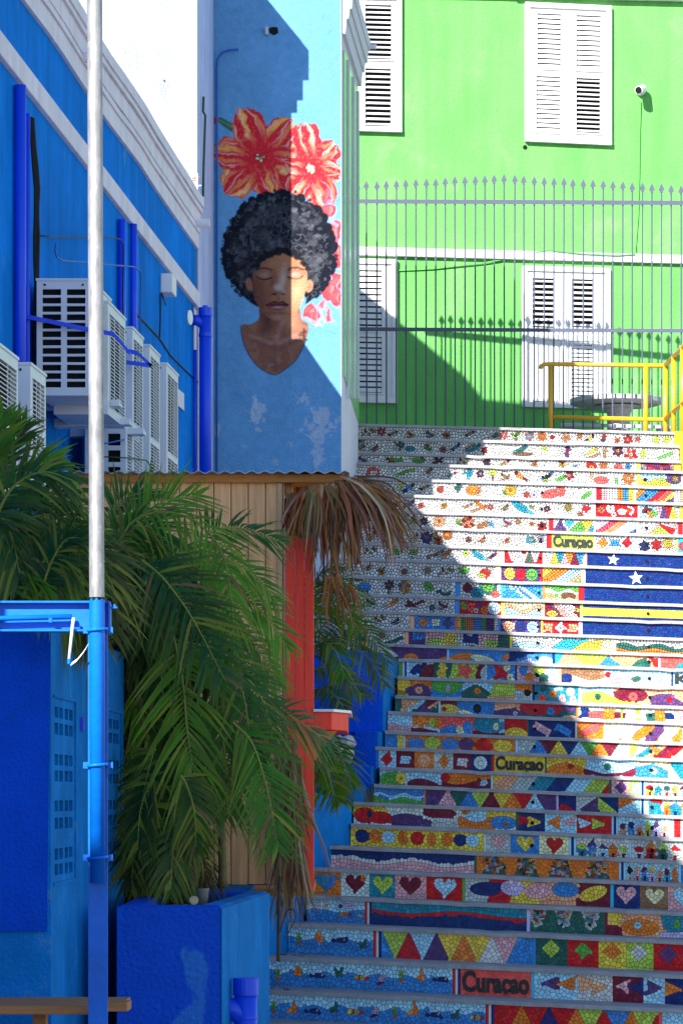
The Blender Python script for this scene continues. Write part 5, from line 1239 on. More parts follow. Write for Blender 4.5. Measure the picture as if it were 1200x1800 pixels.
m = MB(); gq(m, 993, 24, 1000, 244, .028, .05, .045); part('centre_stile', m, M['win_white'], w2, bev=.003)
w3 = window('lower window beside the mural house', 600, 455, 697, 708, .02, [(630, 475, 670, 582, 10, .22), (630, 592, 670, 690, 10, .22)])
w4 = window('lower double door with open upper louvres', 916, 468, 1071, 716, .028, [(934, 489, 973, 576, 9, .80), (1003, 489, 1041, 574, 9, .80), (1002, 604, 1041, 700, 13, .22)])
m = MB(); gq(m, 985, 484, 993, 708, .028, .045, .028); part('centre_stile', m, M['win_white'], w4, bev=.003)
m = MB(); gq(m, 926, 588, 984, 598, .028, .040, .028); gq(m, 996, 590, 1056, 600, .028, .04, .028); gq(m, 934, 700, 976, 706, .02, .05, .028); part('ledge', m, M['win_white'], w4, bev=.003)
# hole in the wall
m = MB(); p = G(922, 259, .002); m.tube([p, p + GN * .004], .022, 14); part('weep_hole', m, M['dark'], green)
# security camera
sc = thing('security_camera', 'white wall-mounted security camera on the green wall', 'camera', G(1126, 172))
m = MB(); p = G(1124, 160, .0); m.tube([p, p + GN * .05], .05, 16); part('mount', m, M['plastic'], sc, bev=.006)
m = MB(); q0 = G(1128, 158, .06); q1 = G(1114, 166, .20); m.tube([q0, q0 + (q1 - q0) * .15, q1], [.036, .042, .040], 16); part('body', m, M['plastic'], sc, smooth=False)
m = MB(); m.tube([q1 + (q1 - q0).normalized() * .001, q1 + (q1 - q0).normalized() * .008], .033, 16); part('lens', m, M['dark'], sc)
m = MB(); m.tube([G(1124, 178, .02), G(1123, 230, .012), G(1122, 300, .012), G(1120, 380, .012), G(1116, 432, .012), G(1112, 449, .06), G(1080, 451, .06), G(1020, 448, .06), G(975, 443, .06), G(961, 441, .06), G(910, 452, .03), G(850, 463, .02), G(760, 473, .014), G(698, 476, .012)], .007, 6)
one('wall_cable', m, mat('green_cable', (.10, .48, .08), .5), 'thin green cable dropping from the camera and running along the white moulding', 'cable', smooth=True)
# ================================================================ spear fence at the head of the stairs
YF_ = 30.0
fence = thing('spear_fence', 'tall grey steel fence with spear tips in front of the green house', 'fence', P(910, 752, YF_))
m = MB(); m.hexa((P(600, 357.5, YF_ - .02), P(1260, 361, YF_ - .02), P(1260, 361, YF_ + .015), P(600, 357.5, YF_ + .015)), (P(600, 350, YF_ - .02), P(1260, 353, YF_ - .02), P(1260, 353, YF_ + .015), P(600, 350, YF_ + .015))); part('rail', m, M['fence'], fence)
m = MB(); m.hexa((P(600, 582, YF_ - .02), P(1260, 585, YF_ - .02), P(1260, 585, YF_ + .015), P(600, 582, YF_ + .015)), (P(600, 575, YF_ - .02), P(1260, 578.5, YF_ - .02), P(1260, 578.5, YF_ + .015), P(600, 575, YF_ + .015))); part('rail', m, M['fence'], fence)
spear = MB()
def ring(z, w, d): return [Vector((-w, -d, z)), Vector((w, -d, z)), Vector((w, d, z)), Vector((-w, d, z))]
rs = [ring(.0, .012, .008), ring(.018, .014, .008), ring(.022, .028, .007), ring(.055, .016, .006), ring(.088, .001, .001)]
for a, b in zip(rs[:-1], rs[1:]): spear.hexa(a, b)
sp_me = mesh_of('spear_tip', spear, Vector((0, 0, 0)), M['fence'], False)
rgf = random.Random(2)
for k in range(37):
    px = 644.5 - 17.25 + 17.25 * k
    t = (px - 890) / 300.0; ytop = 322 + 15 * min(1, abs(t)) ** 1.0 * (1 if t < 0 else 1.25) + rgf.uniform(-1, 1)
    a = P(px, 795, YF_); b = P(px + rgf.uniform(-1, 1), ytop, YF_)
    m = MB(); m.tube([a, b], .0085, 6); br = part('bar', m, M['fence'], fence)
    inst('spear_tip', sp_me, br, b)

# ================================================================ yellow handrail
yr = thing('yellow_handrail', 'yellow tubular handrail at the top of the stairs', 'railing', P(1080, 790, 29.8))
YR = 29.8; rr = .021
m = MB(); m.tube([P(949, 648, YR), P(951, 643, YR), P(956, 640.5, YR), P(970, 640, YR), P(1164, 643, YR), P(1168, 642, YR - .02)], rr, 10); part('top_rail', m, M['yellow'], yr, smooth=True)
m = MB(); m.tube([P(968, 733, YR), P(1163, 738, YR), P(1168, 736, YR - .02)], rr, 10); part('mid_rail', m, M['yellow'], yr, smooth=True)
# the run towards the camera, level, above the kerb
Xr = P(1166, 640, YR).x + .012
zt_, zm_ = P(1166, 642, YR).z, P(1166, 737, YR).z
def RX(Y): return Xr + .028 * (YR - Y)
m = MB(); m.tube([Vector((RX(YR), YR - .02, zt_)), Vector((RX(28.2), 28.2, zt_)), Vector((RX(26.0), 26.0, zt_ - .9))], rr, 10); part('side_top_rail', m, M['yellow'], yr, smooth=True)
m = MB(); m.tube([Vector((RX(YR), YR - .02, zm_)), Vector((RX(28.2), 28.2, zm_)), Vector((RX(26.0), 26.0, zm_ - .9))], rr, 10); part('side_mid_rail', m, M['yellow'], yr, smooth=True)
for px in (967, 1134):
    m = MB(); m.tube([P(px, 795, YR), P(px, 641, YR)], .023, 10); part('post', m, M['yellow'], yr, smooth=True)
for k, Yk in enumerate((YR - .02, 29.2, 28.6, 28.2, 27.4)):
    zb = zt_ - .85 - (.4 if Yk < 28 else 0)
    m = MB(); m.tube([Vector((RX(Yk), Yk, zb)), Vector((RX(Yk), Yk, zt_ - (.0 if Yk >= 28.2 else .33)))], .023, 10); part('post', m, M['yellow'], yr, smooth=True)

# ================================================================ concrete table and bench behind the fence
tb = thing('round_table', 'round grey concrete table behind the spear fence', 'table', P(1082, 752, 30.7))
Yt = 30.7
c = P(1082, 712, Yt); m = MB(); m.lathe(c, [(.05, -.004), (.41, .0), (.445, .012), (.445, .055), (.05, .062)], 32); part('table_top', m, M['grey_stone'], tb)
m = MB(); c2 = P(1086, 754, Yt); m.lathe(c2, [(.11, -.2), (.11, .14), (.14, .19), (.22, .215)], 20); part('pedestal', m, M['grey_stone'], tb)
bn = thing('concrete_bench', 'low grey concrete bench in front of the round table', 'bench', P(1085, 754, 30.4))
m = MB(); m.hexa((P(984, 750, 30.25), P(1186, 754, 30.25), P(1182, 752, 30.5), P(990, 749, 30.5)), (P(984, 744, 30.25), P(1186, 748, 30.25), P(1182, 747, 30.5), P(990, 743.5, 30.5))); part('seat', m, M['grey_stone'], bn, bev=.008)
for px in (1000, 1165):
    m = MB(); a = P(px, 757, 30.35); m.box(a - Vector((.06, .05, .25)), Vector((a.x + .06, a.y + .1, P(px, 751, 30.35).z))); part('support', m, M['grey_stone'], bn)
# ================================================================ stepped blue side wall left of the stairs
sw = thing('stepped_side_wall', 'stepped blue side wall along the left edge of the lower stairs', 'wall', (0, 21, 0))
def blk(corners, zt, mt, name='block', zb=0.0, bev=.012):
    """plan corners given as (px, Y); zt = height above eye level per corner"""
    zz = zt if isinstance(zt, (list, tuple)) else [zt] * 4
    pts = [((px - 600) / F * Y, Y) for px, Y in corners]
    m = MB(); m.hexa([(x, y, zb) for x, y in pts], [(x, y, EYE + z) for (x, y), z in zip(pts, zz)])
    return part(name, m, mt, sw, bev=bev)
blk([(548, 22.56), (670, 22.56), (701, 23.9), (540, 23.9)], [1.03, 1.02, .985, 1.0], M['blue_deep'])
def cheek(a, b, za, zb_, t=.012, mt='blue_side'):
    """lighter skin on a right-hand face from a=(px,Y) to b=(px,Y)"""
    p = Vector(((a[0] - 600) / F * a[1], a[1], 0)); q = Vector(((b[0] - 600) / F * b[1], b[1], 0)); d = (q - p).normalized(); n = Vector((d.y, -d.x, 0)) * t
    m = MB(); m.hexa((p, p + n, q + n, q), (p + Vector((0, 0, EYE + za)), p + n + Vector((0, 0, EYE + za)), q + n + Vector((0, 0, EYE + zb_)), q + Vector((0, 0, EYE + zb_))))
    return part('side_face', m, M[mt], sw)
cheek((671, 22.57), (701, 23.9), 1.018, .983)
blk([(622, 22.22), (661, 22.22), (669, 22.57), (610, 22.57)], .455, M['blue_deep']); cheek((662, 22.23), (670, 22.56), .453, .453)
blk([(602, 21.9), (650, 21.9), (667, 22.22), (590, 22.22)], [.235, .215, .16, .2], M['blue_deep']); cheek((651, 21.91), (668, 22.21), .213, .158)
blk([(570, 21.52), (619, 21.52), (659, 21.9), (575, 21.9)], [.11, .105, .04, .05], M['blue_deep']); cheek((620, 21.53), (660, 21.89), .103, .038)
blk([(500, 20.45), (544, 20.45), (617, 21.1), (540, 21.1)], [.045, .043, -.055, -.05], M['blue_side'])
blk([(540, 21.1), (617, 21.1), (619, 21.52), (560, 21.52)], [-.05, -.055, -.06, -.06], M['blue_side'])
blk([(425, 17.9), (450, 17.9), (464, 19.4), (440, 19.4)], -.72, M['blue_side'])
blk([(440, 19.4), (464, 19.4), (543, 20.45), (480, 20.45)], [-.72, -.70, -.5, -.5], M['blue_side'])
# pale rubble bank behind the palm
m = MB(); rg = random.Random(9)
for k in range(70):
    p = P(rg.uniform(560, 622), rg.uniform(1296, 1405), 21.9 + rg.uniform(-.1, .25)); r = rg.uniform(.02, .05)
    m.lathe(p - Vector((0, 0, r)), [(r * .4, 0), (r, r * .6), (r * .9, r * 1.3), (r * .3, r * 1.8)], 6)
ro = struct('rubble_bank', m, mat('pale_rubble', (.52, .48, .47), .9, .3, 20, .5, 60), kind='stuff'); ro['label'] = 'pale rubble bank beside the blue stepped wall'; ro['category'] = 'rubble'
# bottle on the blue block
bt = thing('beer_bottle', 'brown glass bottle standing on the blue block', 'bottle', P(641, 1144, 22.75))
c = P(641, 1144, 22.75); m = MB(); m.lathe(c, [(.022, 0), (.025, .01), (.025, .085), (.012, .115), (.011, .145)], 14); part('glass_body', m, M['bottle'], bt, smooth=True)
m = MB(); m.lathe(c + Vector((0, 0, .03)), [(.0255, 0), (.0255, .04)], 14); part('paper_label', m, M['wood_trim'], bt)

# ================================================================ terrace and planter
m = MB(); m.prism([(-4, 16.4, 0), (-.47, 16.4, 0), (-.485, 18.6, 0), (-.47, 19.4, 0), (-.26, 20.1, 0), (-4, 20.1, 0)], (0, 0, EYE - .485)); m.box((-4, 20.1, 0), (-.24, 22, EYE - .3)); struct('terrace', m, M['blue_side'])
pl = thing('blue_planter', 'royal blue plastered planter box at the foot of the palm', 'planter', P(300, 1800, 15))
zt = EYE - .48; X0, X1 = P(205, 1590, 14.0).x, P(388, 1590, 14.0).x; YB = 16.25; X2 = P(471, 1590, YB).x
def wall4(a, b, c, d, z0, z1, mt, name='wall', za=None):
    m = MB(); m.hexa([(x, y, z0) for x, y in (a, b, c, d)], [(x, y, z1) for x, y in (a, b, c, d)]); return part(name, m, mt, pl, bev=.015)
wall4((X0, 14), (X1, 14), (X1, 14.11), (X0, 14.11), 0, zt, M['blue_deep'])
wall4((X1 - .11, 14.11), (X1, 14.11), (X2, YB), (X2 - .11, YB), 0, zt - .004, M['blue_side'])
wall4((X0, YB - .11), (X2 - .11, YB - .11), (X2 - .11, YB), (X0, YB), 0, zt - .002, M['blue_deep'])
wall4((X0, 14.11), (X0 + .11, 14.11), (X0 + .11, YB - .11), (X0, YB - .11), 0, zt - .003, M['blue_deep'])
m = MB(); m.hexa(((X1 + .001, 14.004, 0), (X1 + .008, 14.004, 0), (X2 + .008, YB, 0), (X2 + .001, YB, 0)), ((X1 + .001, 14.004, zt - .012), (X1 + .008, 14.004, zt - .012), (X2 + .008, YB, zt - .012), (X2 + .001, YB, zt - .012))); part('side_face', m, M['blue_side'], pl)
m = MB(); m.hexa(((X0 + .1, 14.1, 0), (X1 - .1, 14.1, 0), (X2 - .1, YB - .1, 0), (X0 + .1, YB - .1, 0)), ((X0 + .1, 14.1, zt - .07), (X1 - .1, 14.1, zt - .07), (X2 - .1, YB - .1, zt - .07), (X0 + .1, YB - .1, zt - .07))); part('soil', m, M['soil'], pl)
m = MB(); rg = random.Random(4)
for k in range(240):
    x = rg.uniform(X0 + .15, X1 - .12); y = rg.uniform(14.15, YB - .2); r = rg.uniform(.006, .016)
    m.lathe((x, y, zt - .072), [(r * .6, 0), (r, r * .6), (r * .5, r * 1.2)], 5)
gv = part('pebbles', m, mat('planter_gravel', (.30, .24, .16), .9, .5, 50), pl, kind='stuff')
# painted front with a paler, blurred patch
nx_, ny_ = 92, 112
gx_ = np.linspace(206, 387, nx_); gy_ = np.linspace(1594, 1846, ny_); GX, GY = np.meshgrid(gx_, gy_)
Cp = np.empty(GX.shape + (3,)); Cp[:] = (.002, .075, .56)
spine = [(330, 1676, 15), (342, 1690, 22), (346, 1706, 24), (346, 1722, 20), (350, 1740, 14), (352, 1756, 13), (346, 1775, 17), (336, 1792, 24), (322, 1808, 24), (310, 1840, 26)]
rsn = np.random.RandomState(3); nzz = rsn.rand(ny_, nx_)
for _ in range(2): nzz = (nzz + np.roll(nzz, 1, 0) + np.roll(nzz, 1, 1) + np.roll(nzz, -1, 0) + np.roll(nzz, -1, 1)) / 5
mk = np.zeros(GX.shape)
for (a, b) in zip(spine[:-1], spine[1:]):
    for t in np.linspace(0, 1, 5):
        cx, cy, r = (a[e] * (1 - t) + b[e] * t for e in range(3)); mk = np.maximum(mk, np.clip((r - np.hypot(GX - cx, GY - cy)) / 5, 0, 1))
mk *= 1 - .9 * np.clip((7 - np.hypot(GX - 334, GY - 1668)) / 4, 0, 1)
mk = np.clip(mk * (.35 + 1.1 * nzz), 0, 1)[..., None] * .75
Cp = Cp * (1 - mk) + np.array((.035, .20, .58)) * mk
m = MB()
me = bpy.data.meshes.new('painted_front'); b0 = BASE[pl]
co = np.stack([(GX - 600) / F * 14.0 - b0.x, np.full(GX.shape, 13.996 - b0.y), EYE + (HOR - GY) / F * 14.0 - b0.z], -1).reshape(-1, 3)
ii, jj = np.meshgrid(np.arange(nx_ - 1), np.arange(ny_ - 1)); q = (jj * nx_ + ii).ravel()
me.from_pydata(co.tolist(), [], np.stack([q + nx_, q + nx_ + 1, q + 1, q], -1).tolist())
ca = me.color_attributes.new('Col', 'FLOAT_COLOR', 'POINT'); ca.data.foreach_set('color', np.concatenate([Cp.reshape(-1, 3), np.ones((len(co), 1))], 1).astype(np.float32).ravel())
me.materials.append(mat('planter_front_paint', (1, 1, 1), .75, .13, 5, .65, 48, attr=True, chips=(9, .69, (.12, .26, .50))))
o = bpy.data.objects.new('painted_front', me); COL.objects.link(o); o.parent = pl; o['label'] = 'rough blue front with a paler patch'
# cup, lid in the planter
m = MB(); c = P(355, 1572, 15.4); c.z = zt - .07; m.lathe(c, [(.026, 0), (.034, .10), (.036, .105), (.032, .104), (.024, .006)], 16); one('plastic_cup', m, mat('clear_cup', (.30, .29, .27), .2, .1, 5), 'small clear plastic cup standing in the blue planter', 'cup', smooth=True)
m = MB(); c = P(341, 1583, 14.3); m.tube([c, c + Vector((0, .004, .001))], .021, 18); m.tube([c + Vector((0, -.002, 0)), c], .016, 18); one('jar_lid', m, mat('cream_lid', (.55, .48, .30), .5), 'round cream lid propped on the planter rim', 'lid')
# drain tee beside the planter
dp = thing('drain_tee', 'fat blue drain tee standing beside the planter', 'pipe', P(432, 1800, 14.35))
Yd = 14.35
m = MB(); m.tube([P(432, 1735, Yd), P(432, 1980, Yd)], .052, 20); part('upright', m, M['blue_pipe'], dp, smooth=True)
for (a_, b_, r_) in ((1719, 1749, .0575), (1786, 1790, .056)):
    m = MB(); m.tube([P(432, a_, Yd), P(432, b_, Yd)], r_, 20); part('collar', m, M['blue_pipe'], dp)
m = MB(); m.tube([P(380, 1772, Yd + .02), P(398, 1772, Yd), P(416, 1776, Yd), P(432, 1790, Yd)], [.055, .054, .052, .05], 18); part('branch', m, M['blue_pipe'], dp, smooth=True)

# ================================================================ blue vented enclosure at the left
en = thing('blue_enclosure', 'blue plastered enclosure with columns of square vent holes', 'wall', (-1.6, 14.4, 0))
YE0, YE1 = 13.0, 15.86; ze = EYE + .708
def EX(Y): return -1.184 + .0357 * (Y - 13)
m = MB(); m.box((-3.2, YE0, 0), (EX(YE0) - .12, YE1, ze)); m.hexa(((EX(YE0) - .12, YE0, ze - .14), (EX(YE0), YE0, ze - .14), (EX(YE1), YE1, ze - .14), (EX(YE0) - .12, YE1, ze - .14)), ((EX(YE0) - .12, YE0, ze), (EX(YE0), YE0, ze), (EX(YE1), YE1, ze), (EX(YE0) - .12, YE1, ze)))
m.face(((EX(YE0) - .12, YE0, 0), (EX(YE0), YE0, 0), (EX(YE0), YE0, ze - .14), (EX(YE0) - .12, YE0, ze - .14)))
m.face(((EX(YE1), YE1, 0), (EX(YE0) - .12, YE1, 0), (EX(YE0) - .12, YE1, ze - .14), (EX(YE1), YE1, ze - .14)))
part('wall', m, M['blue_side'], en)
m = MB(); m.hexa((P(-200, 1639, 12.985), P(83, 1637, 12.985), P(83, 1637, 12.999), P(-200, 1639, 12.999)), (P(-200, 1093, 12.985), P(89.5, 1094, 12.985), P(89.5, 1094, 12.999), P(-200, 1093, 12.999))); part('front_panel', m, M['blue_deep'], en)
rowsz = [(1245, 1264), (1273, 1293), (1327, 1346), (1355, 1374), (1407, 1426), (1437, 1456), (1490, 1509), (1517, 1536)]
hs = []; ln = math.hypot(YE1 - YE0, EX(YE1) - EX(YE0)); kk = ln / (YE1 - YE0)
for (ya, yb) in ((13.12, 13.74), (15.06, 15.62)):
    for (p0, p1) in rowsz:
        za, zb = EYE + (HOR - p1) / F * 13.42, EYE + (HOR - p0) / F * 13.42
        for (f0, f1) in ((.0, .20), (.25, .45), (.55, .75), (.80, 1.0)):
            hs.append(((ya + (yb - ya) * f0 - YE0) * kk, za, (ya + (yb - ya) * f1 - YE0) * kk, zb))
m = MB(); holes_panel(m, Vector((EX(YE0), YE0, 0)), Vector((EX(YE1) - EX(YE0), YE1 - YE0, 0)).normalized(), Vector((0, 0, 1)), Vector((1, -.0357, 0)).normalized(), ln, ze - .14, hs, .10)
part('vent_wall', m, M['blue_side'], en)
m = MB(); m.face(((EX(YE0) - .11, YE0 + .01, 0), (EX(YE1) - .11, YE1 - .01, 0), (EX(YE1) - .11, YE1 - .01, ze - .15), (EX(YE0) - .11, YE0 + .01, ze - .15))); part('vent_backing', m, M['blue_deep'], en)
# thin raised frames round the vent columns
for (ya, yb) in ((13.06, 13.80), (15.0, 15.68)):
    za, zb = EYE + (HOR - 1548) / F * 13.42, EYE + (HOR - 1230) / F * 13.42; m = MB()
    for (a, b, c, d) in ((ya, yb, zb, zb + .012), (ya, yb, za - .012, za), (yb, yb + .02, za, zb)):
        m.hexa((Vector((EX(a) + .0005, a, c)), Vector((EX(a) + .008, a, c)), Vector((EX(b) + .008, b, c)), Vector((EX(b) + .0005, b, c))), (Vector((EX(a) + .0005, a, d)), Vector((EX(a) + .008, a, d)), Vector((EX(b) + .008, b, d)), Vector((EX(b) + .0005, b, d))))
    part('vent_frame', m, M['blue_side'], en)
m = MB(); a = 14.0; z = EYE + (HOR - 1285) / F * 14.05; m.hexa((Vector((EX(a) + .001, a, z)), Vector((EX(a) + .015, a, z)), Vector((EX(a) + .015, a + .09, z)), Vector((EX(a) + .001, a + .09, z))), (Vector((EX(a) + .001, a, z + .06)), Vector((EX(a) + .015, a, z + .06)), Vector((EX(a) + .015, a + .09, z + .06)), Vector((EX(a) + .001, a + .09, z + .06)))); part('switch_plate', m, M['blue_pipe'], en)

# ================================================================ timber counter
ct = thing('timber_counter', 'weathered brown timber counter at the lower left corner', 'counter', P(80, 1790, 12.5))
zc_ = EYE + (HOR - 1768) / F * 12.2
for (ya, yb, xr) in ((12.20, 12.36, 165), (12.37, 12.54, 224), (12.55, 12.74, 222)):
    m = MB(); xr_ = P(xr, 0, ya).x; m.hexa(((-2.6, ya, zc_ - .034), (xr_, ya, zc_ - .034), (xr_ + .005, yb, zc_ - .034), (-2.6, yb, zc_ - .034)), ((-2.6, ya, zc_), (xr_, ya, zc_), (xr_ + .005, yb, zc_), (-2.6, yb, zc_))); part('board', m, M['bench_wood'], ct, bev=.003)
for x in (-2.3, -1.2):
    m = MB(); m.box((x, 12.4, 0), (x + .05, 12.5, zc_ - .035)); part('leg', m, M['bench_wood'], ct)

# ================================================================ steel frame and pole
YP = 12.0
sf = thing('steel_frame', 'blue painted steel column and beam behind the pole', 'frame', P(171, 1800, YP + .1) * 1.0)
def ibox(mb, x0, y0, x1, y1, Y0, Y1): mb.hexa((P(x0, y1, Y0), P(x1, y1, Y0), Vector((P(x1, y1, Y0).x, Y1, P(x1, y1, Y0).z)), Vector((P(x0, y1, Y0).x, Y1, P(x0, y1, Y0).z))), (P(x0, y0, Y0), P(x1, y0, Y0), Vector((P(x1, y0, Y0).x, Y1, P(x1, y0, Y0).z)), Vector((P(x0, y0, Y0).x, Y1, P(x0, y0, Y0).z))))
bm_ = MB(); ibox(bm_, -260, 1056, 193, 1060, YP + .035, YP + .11); ibox(bm_, -260, 1106, 193, 1110, YP + .035, YP + .11); ibox(bm_, -260, 1060, 190, 1106, YP + .069, YP + .077); ibox(bm_, 190, 1060, 194, 1106, YP + .036, YP + .109)
part('beam', bm_, M['blue_gloss'], sf, bev=.002)
bm_ = MB(); ibox(bm_, 155, 1110.5, 190, 2170, YP + .037, YP + .042); ibox(bm_, 155, 1110.5, 190, 2170, YP + .103, YP + .108); ibox(bm_, 170, 1110.5, 174, 2170, YP + .042, YP + .103)
part('column', bm_, M['blue_gloss'], sf, bev=.002)
bm_ = MB(); bm_.tube([P(-200, 1092, YP + .03), P(127, 1084, YP + .03)], .010, 12); part('conduit', bm_, M['blue_gloss'], sf, smooth=True)
bm_ = MB(); ibox(bm_, 86, 1086, 92, 1094, YP + .01, YP + .034); part('bracket', bm_, M['blue_gloss'], sf); bm_ = MB(); ibox(bm_, 193.5, 1066, 206, 1069, YP + .05, YP + .07); ibox(bm_, 200, 1062, 203, 1066, YP + .05, YP + .07); part('bracket', bm_, M['blue_gloss'], sf)
# loose conduit end and flat strap
m = MB(); m.tube([P(130, 1086, YP + .02), P(128, 1100, YP + .02), P(122, 1160, YP + .015)], .0062, 8); part('hanging_conduit', m, M['plastic'], sf, smooth=True)
m = MB(); m.tube([P(122, 1158, YP + .015), P(122, 1167, YP + .015)], .0075, 8); part('conduit_end', m, M['blue_gloss'], sf)
pts = [(126, 1166), (136, 1159), (146, 1147), (152, 1138), (156, 1131)]; m = MB()
for (a, b) in zip(pts[:-1], pts[1:]):
    p, q = P(*a, YP - .01), P(*b, YP - .01); w = Vector((.004, 0, .009)); m.hexa((p - w, q - w, q - w + Vector((0, .003, 0)), p - w + Vector((0, .003, 0))), (p + w * .4, q + w * .4, q + w * .4 + Vector((0, .003, 0)), p + w * .4 + Vector((0, .003, 0))))
part('strap', m, M['plastic'], sf)
po = thing('flag_pole', 'tall round steel pole, bare metal above and blue below', 'pole', P(171, 1552, YP))
m = MB(); m.tube([P(170.6, 1050, YP), P(165.0, -500, YP)], .0285, 28, False); part('upper_tube', m, M['galv'], po, smooth=True)
m = MB()
ns = 28; top_ = [P(170.6, 1054 + 2.2 * math.sin(k * 1.7) + 1.5 * math.sin(k * 4.1), YP).z for k in range(ns)]
a, b = P(172.5, 1552, YP), P(170.7, 1056, YP)
lo = [a + Vector((math.cos(2 * math.pi * k / ns), math.sin(2 * math.pi * k / ns), 0)) * .0291 for k in range(ns)]
hi = [Vector((b.x, b.y, top_[k])) + Vector((math.cos(2 * math.pi * k / ns), math.sin(2 * math.pi * k / ns), 0)) * .0291 for k in range(ns)]
m.v = lo + hi; m.f = [(k, (k + 1) % ns, ns + (k + 1) % ns, ns + k) for k in range(ns)] + [tuple(reversed(range(ns)))]; m.c = [None] * len(m.f)
part('painted_tube', m, M['blue_gloss'], po, smooth=True)
for py in (1107, 1345, 1508):
    m = MB(); c = P(171.5, py, YP); pts = []
    for k in range(9):
        an = math.pi + math.pi * k / 8; pts.append(c + Vector((.0345 * math.cos(an), .0345 * math.sin(an), .003 * math.cos(an))))
    pts = [pts[0] + Vector((-.006, .075, 0))] + [pts[0] + Vector((0, .03, 0))] + pts + [pts[-1] + Vector((0, .03, 0)), pts[-1] + Vector((.006, .075, 0))]
    m.tube(pts, .0065, 8); m.box(c + Vector((-.056, .03, -.012)), c + Vector((.056, .037, .012))); part('clamp', m, M['blue_gloss'], po)

# ================================================================ added house, out of view, put in to shade the foreground
nh = thing('added_shade_house', 'plain cream house added out of view at left to shade the foreground', 'house', (-9, 1, 0))
m = MB(); m.box((-14, -4, 0), (-4.6, 4, EYE + 4.9)); part('wall', m, M['plain_house'], nh)
m = MB(); m.box((-14.1, -4.1, EYE + 4.9), (-4.55, 4.05, EYE + 5.05)); part('roof', m, M['roof_tile'], nh)
# ================================================================ kiosk
YK = 17.0; zk0 = EYE + (HOR - 1556) / F * YK; zk1 = EYE + (HOR - 846) / F * YK
ki = thing('wooden_kiosk', 'timber plank kiosk with corrugated roof and red corner post', 'kiosk', P(300, 1556, YK))
x = 74.0; rgk = random.Random(6); n = 0
while x < 497:
    w = min(30.2, 500 - x); m = MB(); d = rgk.uniform(-.002, .002)
    a, b = P(x + .7, 0, YK).x, P(x + w - .7, 0, YK).x
    m.box((a, YK + d, zk0 + rgk.uniform(0, .006)), (b, YK + .02, zk1)); part('plank', m, M['wood'], ki, bev=.003); x += w
m = MB(); m.box((P(74, 0, YK).x, YK + .021, zk0), (P(500, 0, YK).x, YK + .03, zk1)); part('backing', m, M['dark'], ki)
for k in range(3):
    m = MB(); a, b = P(501 + 17 * k, 0, YK - .01).x, P(501 + 17 * k + 16.2, 0, YK - .01).x
    m.box((a, YK - .012, zk0 - .02), (b, YK + .10, EYE + (HOR - 946) / F * YK)); part('red_board', m, M['red_paint'], ki, bev=.003)
m = MB(); m.box((P(488, 0, YK - .02).x, YK - .016, zk0), (P(495, 0, YK - .02).x, YK - .001, zk1)); part('cover_strip', m, mat('pale_timber', (.60, .40, .22), .7, .2, 6, stretch=(5, 5, .5)), ki)
m = MB(); m.box((P(70, 0, YK).x, YK - .035, zk1 - .01), (P(603, 0, YK).x, YK - .013, zk1 + .035)); part('fascia', m, M['wood_trim'], ki, bev=.003)
m = MB(); m.box((P(503, 0, YK).x - .01, YK + .1, zk1 - .06), (P(513, 0, YK).x, YK + 2.0, zk1)); m.box((P(70, 0, YK).x, YK + 1.9, zk0), (P(420, 0, YK).x, YK + 2.0, zk1)); m.box((P(74, 0, YK).x, YK + .03, zk0), (P(76, 0, YK).x + .02, YK + 1.9, zk1)); part('rear_frame', m, M['wood'], ki)
m = MB(); xa, xb = P(76, 0, YK).x, P(614, 0, YK).x; N_ = 340; zr = EYE + (HOR - 832.5) / F * YK
for k in range(N_):
    def S_(q): u = xa + (xb - xa) * q / N_; return u, zr + .0065 * math.sin(u / .0705 * 2 * math.pi)
    (u0, z0), (u1, z1) = S_(k), S_(k + 1); y0, y1, r1 = YK - .10, YK + 2.2, .10; t_ = .0035
    m.face(((u0, y0, z0), (u1, y0, z1), (u1, y1, z1 + r1), (u0, y1, z0 + r1))); m.face(((u0, y0, z0 - t_), (u0, y1, z0 - t_ + r1), (u1, y1, z1 - t_ + r1), (u1, y0, z1 - t_))); m.face(((u0, y0, z0 - t_), (u1, y0, z1 - t_), (u1, y0, z1), (u0, y0, z0)))
part('roof_sheet', m, M['roof'], ki)
m = MB(); m.box((P(510, 0, YK).x, YK + .0, zk1 + .012), (P(606, 0, YK).x, YK + 2.0, zk1 + .034)); part('roof_boarding', m, M['wood_trim'], ki)
m = MB(); m.box((P(74, 0, YK).x, YK - .01, zk0 - .06), (P(550, 0, YK).x, YK + 2.0, zk0 - .022)); part('deck', m, M['wood_trim'], ki)
m = MB(); m.box((P(500, 0, YK).x, YK + .5, zk1 - .34), (P(556, 0, YK).x, YK + .52, zk1 + .01)); part('inner_board', m, M['wood_trim'], ki)
